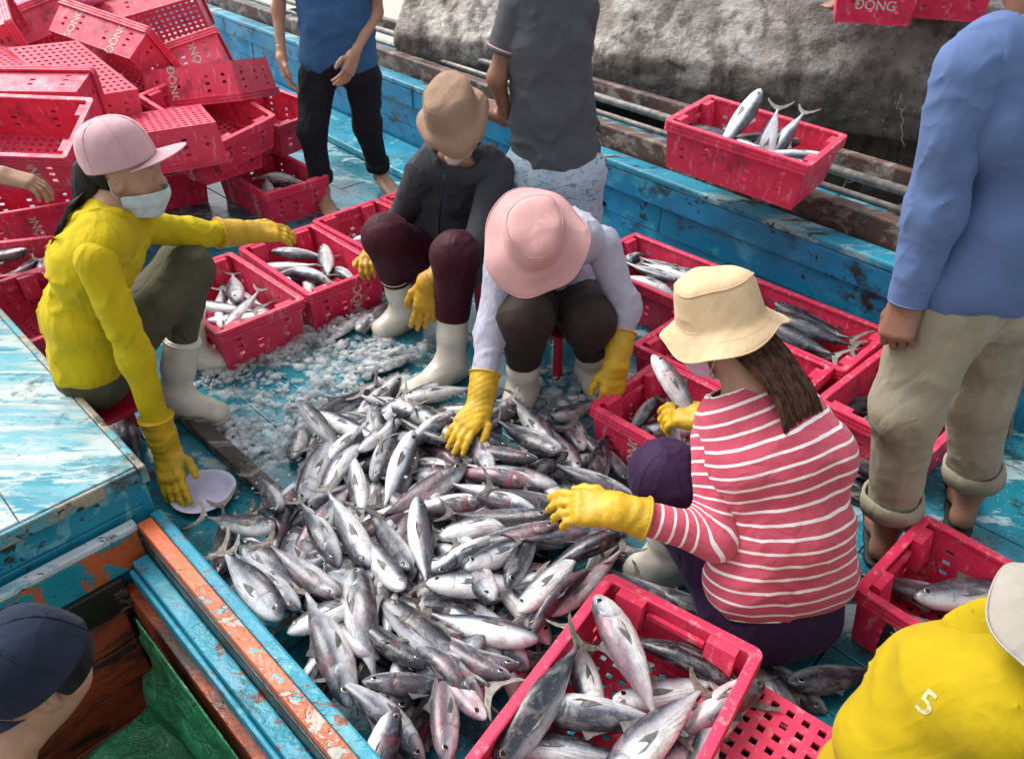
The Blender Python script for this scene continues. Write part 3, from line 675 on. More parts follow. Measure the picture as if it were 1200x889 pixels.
# heap by dropping fish on a height field
HX0, HY0, HS, HN = -1.5, .3, .012, 260
hm = np.zeros((HN, HN))
def hidx(x, y): return int((x - HX0) / HS), int((y - HY0) / HS)
def hget(x, y, r):
    i, j = hidx(x, y); k = max(1, int(r / HS)); a = hm[max(0, i - k):i + k + 1, max(0, j - k):j + k + 1]
    return float(a.max()) if a.size else 0.0
def hput(x, y, r, z):
    i, j = hidx(x, y); k = int(r / HS) + 1
    for a in range(max(0, i - k), min(HN, i + k + 1)):
        for b in range(max(0, j - k), min(HN, j + k + 1)):
            d = math.hypot(a - i, b - j) * HS
            if d <= r: hm[a, b] = max(hm[a, b], z - .018 * (d / r) ** 2)
PROFT = [(-.38, .25), (-.25, .55), (-.1, .85), (.05, 1.0), (.2, .95), (.35, .6)]
def drop(hp, tp, L=None, pixel=True, sink=.022, maxz=.22, base=0.0, **kw):
    z = .06; info = kw.pop('info', {})
    for it in range(3):
        if pixel: A, B_ = GP(hp[0], hp[1], z), GP(tp[0], tp[1], z)
        else: A, B_ = np.array([*hp, z]), np.array([*tp, z])
        d = A - B_; dl = np.linalg.norm(d[:2]); LL = L or min(.42, max(.33, dl * 1.15)); dirv = d[:2] / (dl + 1e-9); C = (A + B_) / 2
        # keep the head where it is seen when the fish is partly buried
        if dl < LL: C = A - np.array([*dirv, 0]) * LL * .5
        half = .088 * LL
        hs_ = [(s, hget(C[0] + dirv[0] * s * LL, C[1] + dirv[1] * s * LL, .022 * w + .004) - (1 - w) * half) for s, w in PROFT]
        zh = max(h for s, h in hs_ if s > .0); zt = max(h for s, h in hs_ if s < 0.0); tl = max(-.22, min(.22, (zh - zt) * .8 / (LL * .5)))
        zc = max(h - tl * s * LL for s, h in hs_) + half - sink
        zc = max(base + half * .9, min(maxz, zc))
        z = zc
    o = put_fish((C[0], C[1], zc), math.atan2(dirv[1], dirv[0]), LL, pitch=math.atan(tl), info=dict(info, pos=(C[0], C[1], zc)), **kw)
    for s, w in PROFT: hput(C[0] + dirv[0] * s * LL, C[1] + dirv[1] * s * LL, (.12 * w) * LL, zc + tl * s * LL + half * w)
    return o
# lower layer: random fish within the outline of the heap
OUT = [GP(*q) for q in ((288, 655), (345, 552), (368, 500), (455, 470), (560, 468), (620, 490), (700, 515), (745, 575), (730, 660), (700, 690), (560, 889), (455, 889), (330, 730))]
def inside(x, y):
    r = False; n_ = len(OUT)
    for i in range(n_):
        a, b = OUT[i], OUT[(i + 1) % n_]
        if (a[1] > y) != (b[1] > y) and x < (b[0] - a[0]) * (y - a[1]) / (b[1] - a[1]) + a[0]: r = not r
    return r
def in_heap(n_, seed, maxz):
    q = random.Random(seed); k = 0
    while k < n_:
        x, y = q.uniform(-1.1, .5), q.uniform(.55, 2.5)
        if not inside(x, y): continue
        a = q.uniform(0, 2 * math.pi); L = q.uniform(.32, .38); dx, dy = math.cos(a) * L / 2, math.sin(a) * L / 2
        if not (inside(x + dx, y + dy) and inside(x - dx, y - dy)): 
            if q.random() < .75: continue
        BL_ = (x - y) * S2 + 0; 
        if ((x + y) * S2) < .49: continue
        drop((x + dx, y + dy), (x - dx, y - dy), L, False, sink=.03, maxz=maxz, side=q.choice((1, -1)), roll=R(q.uniform(-35, 35)), dark=q.choice((.1, .4, .6, .9)), pink=q.choice((0, 0, .3, .6)), info=dict(zone='heap2') if maxz > .11 else {}); k += 1  # lower fish coloured darker, painting shade into the gaps of the heap
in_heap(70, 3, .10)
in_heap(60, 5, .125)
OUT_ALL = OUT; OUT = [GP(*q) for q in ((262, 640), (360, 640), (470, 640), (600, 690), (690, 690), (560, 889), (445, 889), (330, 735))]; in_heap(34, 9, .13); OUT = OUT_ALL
# the fish that can be read in the photograph: head px, tail px, back-side(+1 back to the left of heading), dark, pink
TOP = [
    # far rows first
    (440, 472, 446, 520, 1, .1, 0), (475, 470, 432, 505, -1, 0, .1), (372, 482, 425, 508, 1, 0, 0), (352, 482, 392, 520, 1, .5, 0),
    (525, 524, 476, 494, 1, .5, 0), (534, 516, 488, 478, -1, 0, 0), (490, 498, 450, 474, 1, 0, 0), (546, 480, 512, 500, 1, 0, .2), (600, 527, 562, 508, 1, .6, 0),
    (345, 545, 350, 498, 1, .2, .2), (350, 592, 392, 508, 1, 0, .1), (377, 549, 432, 500, -1, 0, 0), (372, 578, 410, 533, 1, .2, 0), (417, 534, 456, 500, 1, .1, 0),
    (440, 566, 462, 495, -1, .45, 0), (486, 520, 459, 575, 1, -.3, 0), (425, 604, 409, 526, 1, .1, 0), (575, 560, 562, 524, 1, 0, .3),
    (650, 525, 612, 480, -1, 0, .2), (662, 545, 586, 495, 1, .3, .1), (683, 535, 666, 488, 1, 0, .7), (680, 563, 648, 505, -1, 0, .6), (640, 505, 690, 470, 1, .2, .2),
    (633, 545, 566, 528, 1, 0, .6), (658, 564, 578, 552, -1, 0, .3), (634, 580, 551, 560, 1, .1, 1.0), (745, 560, 688, 519, 1, .4, .3), (694, 575, 706, 530, 1, .5, 0), (750, 582, 708, 568, 1, .3, .2),
    (548, 548, 450, 604, -1, .35, .6), (582, 587, 512, 596, 1, 0, .4), (632, 602, 585, 586, 1, .2, .4), (690, 598, 640, 590, 1, .4, .2),
    # left side near the plate and coaming
    (335, 620, 306, 562, 1, .2, 0), (337, 630, 282, 612, -1, .3, .1), (342, 654, 370, 622, 1, .1, 1.0), (275, 632, 337, 676, 1, .2, 0), (398, 662, 357, 594, 1, -.2, 0),
    (437, 667, 387, 583, 1, -.1, 0), (354, 719, 276, 650, 1, .25, 0), (337, 731, 264, 648, -1, -.1, 0), (402, 706, 337, 657, 1, .1, .3), (331, 741, 378, 722, 1, 0, .1),
    (486, 682, 434, 598, 1, .25, 0), (489, 590, 499, 680, 1, -.2, .2), (506, 627, 598, 612, 1, 0, .2), (502, 674, 588, 630, -1, .15, 0), (540, 678, 596, 645, 1, 0, 0),
    (660, 622, 580, 632, 1, .5, .6), (650, 610, 580, 606, 1, .8, .2), (722, 620, 668, 634, 1, .2, .7), (742, 626, 692, 644, 1, .7, .2), (588, 697, 617, 640, 1, .45, 0),
    (580, 718, 562, 680, 1, .1, .1), (495, 690, 565, 684, 1, -.2, .1), (480, 702, 450, 662, -1, -.3, .1), (634, 736, 690, 696, 1, 0, .6), (609, 736, 684, 670, -1, .45, .5), (604, 724, 674, 650, 1, -.3, 0),
    # near rows
    (414, 824, 362, 698, 1, .05, .2), (414, 660, 436, 786, 1, .12, .2), (497, 790, 450, 750, 1, .6, 0), (612, 790, 560, 776, 1, .2, .3), (420, 806, 510, 808, -1, 0, .2),
    (637, 756, 506, 720, -1, .35, .2), (447, 704, 577, 808, 1, .30, .1), (600, 806, 556, 776, 1, .1, .5), (569, 854, 541, 812, 1, 0, .8), (506, 884, 418, 816, 1, .05, 0), (522, 900, 520, 800, 1, -.1, .5),
    (575, 830, 520, 780, 1, .3, .4), (470, 830, 450, 880, 1, .4, .2),
]
for (hx, hy, tx, ty, sd_, dk_, pk_) in TOP:
    drop((hx, hy), (tx, ty), None, True, sink=.030, maxz=.17, side=sd_, roll=R(rnd.uniform(-22, 30)) + (R(22) if dk_ > .4 else 0), dark=dk_ + rnd.choice((.0, .1, .2, .35, .5)), pink=pk_, info=dict(zone='heap'))
# loose fish on the deck
for (hx, hy, tx, ty, sd_, dk_, pk_, lab) in [(384, 396, 436, 362, 1, 0, .4, 'pale fish on the ice beside the corner of a red crate'), (418, 392, 462, 350, -1, 0, .2, 'pale fish lying against the far white boot of the black jacket woman'), (412, 442, 500, 408, 1, .55, 0, 'single dark-backed fish lying alone on wet blue deck'),
        (470, 478, 552, 448, 1, -.1, .1, 'pale fish under the toe of the tall white boot'), (975, 834, 885, 780, 1, .3, .2, 'striped dark fish on deck right of the foreground crate'), (945, 872, 1010, 905, 1, .2, .5, 'pinkish fish head peeking out beside the yellow back'), (880, 770, 930, 850, 1, .5, .1, 'dark fish wedged beside the right rim of foreground crate'), (915, 815, 960, 800, -1, .4, .1, 'dark fish lying across the upturned crate right of foreground crate'),
        (830, 720, 750, 690, 1, .7, .1, 'dark fish under the striped woman next to her boot'), (870, 740, 800, 705, 1, .75, .1, 'black fish in shadow below the purple trousers'), (130, 480, 170, 560, 1, .6, .1, 'dark fish between deck box and yellow sleeve'), (30, 318, 75, 340, 1, .3, .6, 'reddish fish behind the woman in yellow')]:
    o = drop((hx, hy), (tx, ty), None, True, sink=.02, maxz=.12, side=sd_, roll=R(rnd.uniform(-12, 12)), dark=dk_, pink=pk_, info=dict(label=lab))
for (px, py, an, z, dk_) in [(1000, 478, 20, .05, .8), (1010, 520, 60, .04, .7), (995, 545, -30, .04, .6)]:
    P = GP(px, py, z); put_fish(P, R(an), .33, 1, 0, 0, dk_, .1, info=dict(label='', zone='legs'))
# fish in crates: local placing inside a crate
def crate_fish(key, items, where, full=True):
    c = CRATES[key]; M = Matrix.Translation(c.location) @ c.rotation_euler.to_matrix().to_4x4()
    for (x, y, z, an, L, sd_, roll, dk_, pk_, *ex) in items:
        P = M @ Vector((x, y, z)); h = an + math.degrees(c.rotation_euler.z)
        put_fish(P, R(h), L, sd_, R(roll), R(ex[0]) if ex else 0, dk_, pk_, full=full, info=dict(zone='crate', where=where))
def rand_items(n_, seed, dark, pink, z0=.05, z1=.10, L=(.28, .33), an=None):
    q = random.Random(seed); out = []
    for i in range(n_):
        a = q.uniform(0, 360) if an is None else an + q.choice((0, 180)) + q.uniform(-16, 16)
        f = i / max(1, n_ - 1); Lx = q.uniform(*L); mx = max(.02, .25 - abs(math.cos(R(a))) * Lx * .44); my = max(.015, .155 - abs(math.sin(R(a))) * Lx * .44)
        out.append((q.uniform(-mx, mx), q.uniform(-my, my), z0 + (z1 - z0) * f, a, Lx, q.choice((1, -1)), q.uniform(-20, 20), dark + q.uniform(-.15, .15), pink * q.random(), q.uniform(-7, 7)))
    return out
crate_fish('C', [(.0, .06, .10, 30, .34, 1, 0, 0, .1, 8), (-.08, .05, .12, 35, .34, -1, 0, .15, 0, 5), (.18, -.02, .11, 95, .33, 1, 0, -.3, 0, 0), (.06, -.06, .13, -25, .34, 1, 0, 0, .1, 0), (.1, .08, .08, 0, .33, 1, 0, .2, 0, 0)], 'in the crate by the barefoot man', False)
crate_fish('A', rand_items(10, 21, 0, .1, .06, .15, (.31, .36)), 'in the crate by the olive knees', False)
crate_fish('B', rand_items(11, 25, 0, .1, .06, .16, (.31, .36)), 'in the crate below the outstretched glove', False)
crate_fish('D', rand_items(9, 31, 0, .1, .06, .15, (.31, .36)), 'in the crate behind the maroon knee', False)
crate_fish('D2', rand_items(4, 35, 0, .1, .05, .10), 'in the crate behind the black jacket', False)
crate_fish('E1', [(-.20, .02, 0.135, 100, .32, 1, 0, .1, 0, 0), (-.06, .10, 0.145, 5, .33, 1, 10, .05, 0, 0), (.02, .03, 0.175, 8, .34, -1, 0, .0, 0, 0), (-.02, -.05, 0.185, 5, .33, 1, 0, .05, 0, 0), (.0, -.12, 0.165, 10, .33, -1, 0, -.1, 0, 0), (.14, .13, 0.165, 2, .31, 1, 30, .7, 0, 0), (.16, -.02, 0.125, 185, .3, 1, 0, .3, 0, 0), (.18, -.1, 0.125, 175, .3, 1, 0, .3, 0, 0)], 'in the crate right of the grey shirt man')
crate_fish('E2', [(.04, .11, .145, 178, .40, 1, 25, 1.3, 0, 0), (.06, .03, .165, 182, .41, 1, 20, 1.3, 0, 0), (.05, -.06, .16, 176, .41, 1, 25, 1.25, 0, 0), (.0, -.12, .13, 183, .38, 1, 25, 1.2, 0, 0), (-.12, .08, .12, 2, .38, 1, 30, 1.2, 0, 0), (-.13, -.06, .12, 5, .38, 1, 30, 1.1, 0, 0), (.1, .0, .10, 185, .36, 1, 30, 1.1, 0, 0)], 'in the crate behind the tan hat', False)
crate_fish('F1', rand_items(8, 41, .6, .5, .05, .09), 'in the crate under the working hands')
crate_fish('F2', rand_items(9, 43, .8, .4, .05, .12), 'in the crate between the two rows')
crate_fish('H', rand_items(9, 45, .9, .2, .05, .13), 'in the crate behind the khaki legs')
crate_fish('L2', rand_items(8, 47, .2, 1.0, .06, .15), 'in the crate low at the left edge')
for (hx, hy, tx, ty, z, L, sd_, roll, dk_, pk_) in [(1070, 700, 1230, 690, .12, .42, 1, 15, .35, .3), (1040, 728, 1160, 760, .11, .38, 1, 0, .15, 1.0), (1150, 720, 1060, 690, .06, .36, 1, 0, .5, .3)]:
    A, B_ = GP(hx, hy, z), GP(tx, ty, z); d = A - B_; d /= np.linalg.norm(d); C = A - d * L * .47
    put_fish(C, math.atan2(d[1], d[0]), L, sd_, R(roll), 0, dk_, pk_, info=dict(zone='crate', where='in the crate beside the yellow back'))
crate_fish('FLY', [(-.17, .0, .12, 190, .36, 1, 20, .8, 0, 0), (-.07, -.02, .20, 80, .36, 1, 0, -.3, 0, 35), (.06, .0, .17, -80, .33, 1, 0, .1, 0, -48), (.11, .05, .17, -100, .33, -1, 0, -.1, .1, -42), (.18, -.03, .15, 20, .30, 1, 0, -.3, 0, 0), (.0, .06, .13, 20, .36, 1, 0, .6, 0, 0), (.12, -.08, .14, 175, .34, 1, 0, 0, 0, 0)], 'in the crate in mid air')
# foreground crate: fish placed as seen
FGM = CRATES['FG']
for (hx, hy, tx, ty, z, L, sd_, roll, dk_, pk_, pt) in [
        (622, 874, 711, 884, .20, .33, 1, 0, .35, .1, 0), (818, 905, 835, 846, .22, .33, 1, 0, .1, .2, 0), (758, 817, 822, 801, .21, .32, 1, 0, -.1, .3, 0), (852, 790, 728, 744, .22, .36, 1, 35, .95, 0, 0),
        (863, 817, 812, 850, .23, .32, 1, 0, .1, 1.0, 5), (692, 815, 672, 752, .21, .30, 1, 0, -.3, .1, 0), (655, 832, 765, 846, .24, .36, -1, 0, .30, .1, 0), (587, 884, 679, 760, .27, .37, 1, 30, .75, 0, -8),
        (722, 905, 812, 815, .27, .38, 1, 0, 0, .1, 0), (702, 708, 774, 836, .29, .36, -1, 0, .0, .6, 10), (800, 880, 860, 840, .20, .32, 1, 0, .3, .6, 0), (640, 930, 700, 900, .20, .33, 1, 0, .3, .3, 0), (760, 940, 700, 930, .22, .33, 1, 0, .1, .3, 0)]:
    A, B_ = GP(hx, hy, z), GP(tx, ty, z); d = A - B_; C = (A + B_) / 2
    put_fish(C, math.atan2(d[1], d[0]), L, sd_, R(roll), R(pt), dk_, pk_, info=dict(zone='crate', where='in the large foreground crate'))
# ------------------------------------------------------------------ smooth implicit bodies (round cones and ellipsoids blended, meshed with surface nets)
def nrm(v): v = np.asarray(v, float); return v / (np.linalg.norm(v) + 1e-12)
class SDF:
    def __init__(s): s.p = []
    def cone(s, a, b, ra, rb, k=.02): s.p.append(('c', np.asarray(a, float), np.asarray(b, float), ra, rb, k)); return s
    def chain(s, pts, rs, k=.02):
        for i in range(len(pts) - 1): s.cone(pts[i], pts[i + 1], rs[i], rs[i + 1], k)
        return s
    def ell(s, c, ax, r, k=.02, sub=False): s.p.append(('e', np.asarray(c, float), np.asarray(ax, float), np.asarray(r, float), sub, k)); return s
    def bounds(s):
        lo = np.full(3, 1e9); hi = -lo
        for p in s.p:
            if p[0] == 'c':
                for q, r in ((p[1], p[3]), (p[2], p[4])): lo = np.minimum(lo, q - r); hi = np.maximum(hi, q + r)
            elif not p[4]:
                r = max(p[3]); lo = np.minimum(lo, p[1] - r); hi = np.maximum(hi, p[1] + r)
        return lo, hi
    def mesh(s, h=.01, folds=None, cut=None, smooth=1):
        lo, hi = s.bounds(); lo = lo - 3 * h - .012; hi = hi + 3 * h + .012
        n = np.ceil((hi - lo) / h).astype(int) + 1
        D = np.full(n, .5, np.float32)
        ax = [(lo[i] + h * np.arange(n[i])).astype(np.float32) for i in range(3)]
        for p in s.p:
            k = p[5]; m = k + 3 * h + .02
            if p[0] == 'c':
                a, b, ra, rb = p[1:5]; plo = np.minimum(a - ra, b - rb) - m; phi = np.maximum(a + ra, b + rb) + m
            else:
                r = max(p[3]); plo = p[1] - r - m; phi = p[1] + r + m
            i0 = np.clip(((plo - lo) / h).astype(int), 0, n - 1); i1 = np.clip(np.ceil((phi - lo) / h).astype(int) + 1, 1, n)
            sl_ = tuple(slice(i0[i], i1[i]) for i in range(3))
            X = ax[0][sl_[0]][:, None, None]; Y = ax[1][sl_[1]][None, :, None]; Z = ax[2][sl_[2]][None, None, :]
            if p[0] == 'c':
                ba = (b - a); l2 = float(ba @ ba) + 1e-9
                t = ((X - a[0]) * ba[0] + (Y - a[1]) * ba[1] + (Z - a[2]) * ba[2]) / l2; t = np.clip(t, 0, 1)
                d = np.sqrt((X - a[0] - t * ba[0]) ** 2 + (Y - a[1] - t * ba[1]) ** 2 + (Z - a[2] - t * ba[2]) ** 2) - (ra + (rb - ra) * t)
            else:
                c, A, r = p[1], p[2], p[3]; L = [((X - c[0]) * A[i][0] + (Y - c[1]) * A[i][1] + (Z - c[2]) * A[i][2]) for i in range(3)]
                k0 = np.sqrt(sum((L[i] / r[i]) ** 2 for i in range(3))); k1 = np.sqrt(sum((L[i] / r[i] ** 2) ** 2 for i in range(3))) + 1e-6
                d = k0 * (k0 - 1) / k1
            o = D[sl_]
            if p[0] == 'e' and p[4]:
                d = -d; hh = np.maximum(k - np.abs(o - d), 0) / k; D[sl_] = np.maximum(o, d) + hh * hh * k * .25
            else:
                hh = np.maximum(k - np.abs(o - d), 0) / k; D[sl_] = np.minimum(o, d) - hh * hh * k * .25
        if folds is not None:
            X, Y, Z = np.meshgrid(*ax, indexing='ij'); near = np.abs(D) < .05
            D[near] += folds(X[near], Y[near], Z[near])
        if cut is not None:
            for (cpt, cn) in cut:     # keep the side cn points away from
                X = ax[0][:, None, None]; Y = ax[1][None, :, None]; Z = ax[2][None, None, :]
                D = np.maximum(D, (X - cpt[0]) * cn[0] + (Y - cpt[1]) * cn[1] + (Z - cpt[2]) * cn[2])
        return nets(D, lo, h, smooth)
def nets(D, lo, h, smooth):
    S = D < 0; n = D.shape
    c = np.zeros(tuple(k - 1 for k in n), np.int8)
    for dx in (0, 1):
        for dy in (0, 1):
            for dz in (0, 1): c += S[dx:n[0] - 1 + dx, dy:n[1] - 1 + dy, dz:n[2] - 1 + dz]
    act = (c > 0) & (c < 8); ids = np.full(act.shape, -1, np.int64); I = np.argwhere(act); ids[act] = np.arange(len(I))
    acc = np.zeros((len(I), 3)); cnt = np.zeros(len(I)); co = [(a, b, d) for a in (0, 1) for b in (0, 1) for d in (0, 1)]
    for ia, A in enumerate(co):
        for ib, B_ in enumerate(co):
            if ib <= ia or sum(abs(A[q] - B_[q]) for q in range(3)) != 1: continue
            da = D[I[:, 0] + A[0], I[:, 1] + A[1], I[:, 2] + A[2]]; db_ = D[I[:, 0] + B_[0], I[:, 1] + B_[1], I[:, 2] + B_[2]]
            x = (da < 0) != (db_ < 0); t = np.where(x, da / (da - db_ + 1e-12), 0)
            for q in range(3): acc[:, q] += np.where(x, A[q] + t * (B_[q] - A[q]), 0)
            cnt += x
    V = lo + h * (I + acc / cnt[:, None])
    Q = []
    for a in range(3):
        b, d = (a + 1) % 3, (a + 2) % 3
        s0 = [slice(1, -1)] * 3; s1 = [slice(1, -1)] * 3; s0[a] = slice(0, n[a] - 1); s1[a] = slice(1, n[a])
        s0 = tuple(s0); s1 = tuple(s1); x = S[s0] != S[s1]; E = np.argwhere(x); ins = S[s0][x]
        off = np.array([1, 1, 1]); off[a] = 0; E = E + off
        def cid(ob, od):
            P = E.copy(); P[:, b] += ob; P[:, d] += od; return ids[P[:, 0], P[:, 1], P[:, 2]]
        q = np.stack([cid(-1, -1), cid(0, -1), cid(0, 0), cid(-1, 0)], 1)
        q[~ins] = q[~ins][:, ::-1]; Q.append(q)
    Q = np.concatenate(Q); Q = Q[(Q >= 0).all(1)]
    for _ in range(smooth):
        A = np.zeros_like(V); N = np.zeros(len(V))
        for i in range(4):
            np.add.at(A, Q[:, i], V[Q[:, (i + 1) % 4]] + V[Q[:, (i + 3) % 4]]); np.add.at(N, Q[:, i], 2)
        ok = N > 0; V[ok] = .45 * V[ok] + .55 * A[ok] / N[ok][:, None]
    return V, Q
def trim(V, Q, cp, cn, rad=None):
    s_ = (V - cp) @ cn; rem = s_ > 0
    if rad: rem &= np.linalg.norm(V - cp, axis=1) < rad
    Q = Q[~rem[Q].all(1)]; V = V.copy(); V[rem] -= s_[rem][:, None] * np.asarray(cn); return V, Q
def vq(*parts):
    V = []; Q = []; b = 0
    for v, q in parts: V.append(v); Q.append(q + b); b += len(v)
    return np.concatenate(V), np.concatenate(Q)
def fmesh(name, V, Q, mats, attrs=None):
    me = bpy.data.meshes.new(name); me.vertices.add(len(V)); me.vertices.foreach_set('co', np.asarray(V, np.float32).ravel())
    me.loops.add(4 * len(Q)); me.loops.foreach_set('vertex_index', Q.astype(np.int32).ravel()); me.polygons.add(len(Q))
    me.polygons.foreach_set('loop_start', np.arange(0, 4 * len(Q), 4, dtype=np.int32)); me.polygons.foreach_set('loop_total', np.full(len(Q), 4, np.int32))
    me.polygons.foreach_set('use_smooth', np.ones(len(Q), bool))
    for m in (mats if isinstance(mats, list) else [mats]): me.materials.append(m)
    me.update(); me.validate()
    for k, a in (attrs or {}).items():
        at = me.attributes.new(k, 'FLOAT', 'POINT'); at.data.foreach_set('value', np.asarray(a, np.float32))
    return me
def foldfn(amp=.006, wl=.07, seed=0, dirv=(0, 0, 1), warp=.04):
    if wl > .055: wl *= 1.5; amp *= .62; warp *= 1.5
    q = np.random.default_rng(seed); ph = q.uniform(0, 6.28, 8); d1 = nrm(np.asarray(dirv) + q.normal(size=3) * .25); d2 = nrm(np.asarray(dirv) + q.normal(size=3) * .7)
    def f(X, Y, Z):
        w = warp * (np.sin(X * 21 + ph[0]) + np.sin(Y * 19 + ph[1]) + np.sin(Z * 23 + ph[2])) + warp * .6 * (np.sin(X * 43 + ph[3] + 2 * np.sin(Y * 17)) + np.sin(Z * 37 + ph[6]))
        a = (X * d1[0] + Y * d1[1] + Z * d1[2] + w) * 2 * math.pi / wl; b = (X * d2[0] + Y * d2[1] + Z * d2[2] - w * 1.3) * 2 * math.pi / (wl * 1.7)
        m = .5 + .5 * np.sin(X * 13 + ph[4]) * np.sin(Y * 11 + ph[5]) * np.sin(Z * 12 + ph[7])
        if wl < .055: return amp * (.7 * np.sin(a) * (.2 + m) + .6 * np.sin(b) * m)
        m2 = np.clip(.15 + 1.3 * np.sin(X * 9 + ph[1]) * np.sin(Y * 8 + ph[2]) + .6 * np.sin(Z * 9 + ph[3]), 0, 1); m1 = np.clip(1.6 * m - .35, 0, 1)
        ra = (1 - np.abs(np.sin(a * .5))) ** 3; rb = (1 - np.abs(np.sin(b * .5 + 1))) ** 3
        return -amp * (2.4 * ra * m1 + 2.2 * rb * m2 - .7) + amp * .5 * np.sin(a * .31 + 2 * m)
    return f
# ---- body pieces
def hand_prims(s, wr, d, pn, side, curl=(.25, .3, .35, .4), thumb=.5, sc=1.0, fat=1.0, spread=.12, k=.006, elbow=None):
    """wr wrist, d finger direction, pn palm-facing normal, side +1 when the thumb lies on cross(d,pn) side"""
    d = nrm(d); pn = nrm(np.asarray(pn) - d * (np.asarray(pn) @ d)); lat = np.cross(d, pn) * side; wr = np.asarray(wr, float)
    kn = wr + d * .088 * sc
    offs = (.030, .010, -.011, -.030); ln = ((.042, .026, .021), (.046, .029, .022), (.043, .027, .021), (.034, .021, .019)); rr = (.0098, .0102, .0098, .0088)
    for i, o in enumerate(offs):
        b = kn + lat * o * sc - d * (0, .0, .003, .009)[i] * sc
        s.cone(wr + lat * o * .65 * sc, b, .020 * sc * fat, .0148 * sc * fat, .016)
        fd = nrm(d + lat * spread * (o / .03)); p = b; a = curl[i]
        tot = 0
        for j, L in enumerate(ln[i]):
            tot += a * (1, 1.25, .8)[j]; dd = fd * math.cos(tot) + pn * math.sin(tot); q = p + dd * L * sc
            s.cone(p, q, rr[i] * sc * fat * (1, .95, .88)[j], rr[i] * sc * fat * (.95, .88, .78)[j], k); p = q
    tb = wr + lat * .026 * sc + d * .022 * sc + pn * .006
    t1 = tb + nrm(lat * (.9 - .5 * thumb) + d * (.55 + .2 * thumb) + pn * .45 * thumb) * .040 * sc
    t2 = t1 + nrm(lat * (.45 - .5 * thumb) + d * .9 + pn * .45 * thumb) * .032 * sc; t3 = t2 + nrm(lat * (.25 - .5 * thumb) + d + pn * .5 * thumb) * .024 * sc
    s.cone(wr + lat * .012 * sc, tb, .020 * sc * fat, .0165 * sc * fat, .014); s.chain([tb, t1, t2, t3], [.0165 * sc * fat, .0125 * sc * fat, .0115 * sc * fat, .009 * sc * fat], k)
def head_prims(s, c, f, up, sc=1.0):
    f = nrm(f); up = nrm(np.asarray(up) - f * (np.asarray(up) @ f)); r = np.cross(f, up); A = np.stack([r, f, up]); T = lambda x, y, z: np.asarray(c) + sc * (r * x + f * y + up * z)
    q = lambda *v: np.array(v) * sc
    s.ell(T(0, -.008, .032), A, q(.076, .096, .084), .02); s.ell(T(0, .028, -.030), A, q(.062, .066, .070), .03); s.ell(T(0, .045, -.078), A, q(.040, .044, .034), .03)
    s.ell(T(.036, .052, -.030), A, q(.026, .024, .026), .02); s.ell(T(-.036, .052, -.030), A, q(.026, .024, .026), .02)
    s.cone(T(0, .088, .006), T(0, .104, -.022), .008 * sc, .012 * sc, .012); s.ell(T(0, .086, .020), A, q(.045, .012, .010), .02)
    for e in (1, -1):
        s.ell(T(e * .032, .094, .004), A, q(.017, .012, .010), .01, True); s.ell(T(e * .031, .078, .004), A, q(.015, .014, .013), .004)
        s.ell(T(e * .074, -.006, -.008), A, q(.010, .019, .032), .008); s.ell(T(e * .080, -.001, -.004), A, q(.006, .010, .016), .004, True)
    s.ell(T(0, .090, -.054), A, q(.022, .010, .006), .006); s.ell(T(0, .088, -.065), A, q(.019, .010, .006), .005)
    return T, A
def boot(person, ankle, toe, top, name='boot', mat=None, org=None, label=None):
    """white rubber boot: shaft from top to ankle, foot to toe; toe/heel rest near the deck"""
    s = SDF(); ankle, toe, top = map(lambda v: np.asarray(v, float), (ankle, toe, top))
    fd = toe - ankle; fd[2] = 0; fl = np.linalg.norm(fd); fd = fd / fl; lat = np.array([-fd[1], fd[0], 0])
    z0 = toe[2]
    H = lambda a, b, z: ankle * [1, 1, 0] + fd * a + lat * b + np.array([0, 0, z0 + z])
    s.chain([top, top * .5 + ankle * .5, ankle + [0, 0, 0]], [.062, .057, .053], .02)
    s.cone(ankle, H(-.03, 0, .048), .052, .044, .03); s.cone(H(-.035, 0, .040), H(.06, 0, .045), .038, .042, .03); s.cone(ankle, H(.07, 0, .052), .05, .040, .04)
    for b in (-.014, .014): s.cone(H(.06, b, .040), H(fl - .045, b, .036), .036, .034, .03)
    V, Q = s.mesh(.008, foldfn(.0012, .05, 3), [(H(0, 0, 0), (0, 0, -1)), (top + nrm(top - ankle) * .004, nrm(top - ankle))])
    o = link(name, fmesh(name, V - org, Q, mat), person)
    if label: o['label'] = label
    s = SDF()
    s.cone(H(-.038, 0, .010), H(.05, 0, .010), .040, .040, .01); s.cone(H(.05, -.012, .010), H(fl - .045, -.012, .010), .036, .036, .01); s.cone(H(.05, .012, .010), H(fl - .045, .012, .010), .036, .036, .01)
    V, Q = s.mesh(.008, None, [(H(0, 0, .001), (0, 0, -1)), (H(0, 0, .016), (0, 0, 1))], 0)
    link('sole', fmesh('sole', V - org, Q, M_SOLE), o)
    mb = MB(); d = nrm(top - ankle); a = nrm(np.cross(d, [0, 1, .3])); b = np.cross(d, a)
    mb.tube([top + (a * math.cos(t) + b * math.sin(t)) * .0625 - d * .008 for t in np.linspace(0, 2 * math.pi, 25)], .0035, 6, 0, False)
    oo = link('top_band', mb.mesh('top_band', mat, True), o); oo.location = tuple(-org)
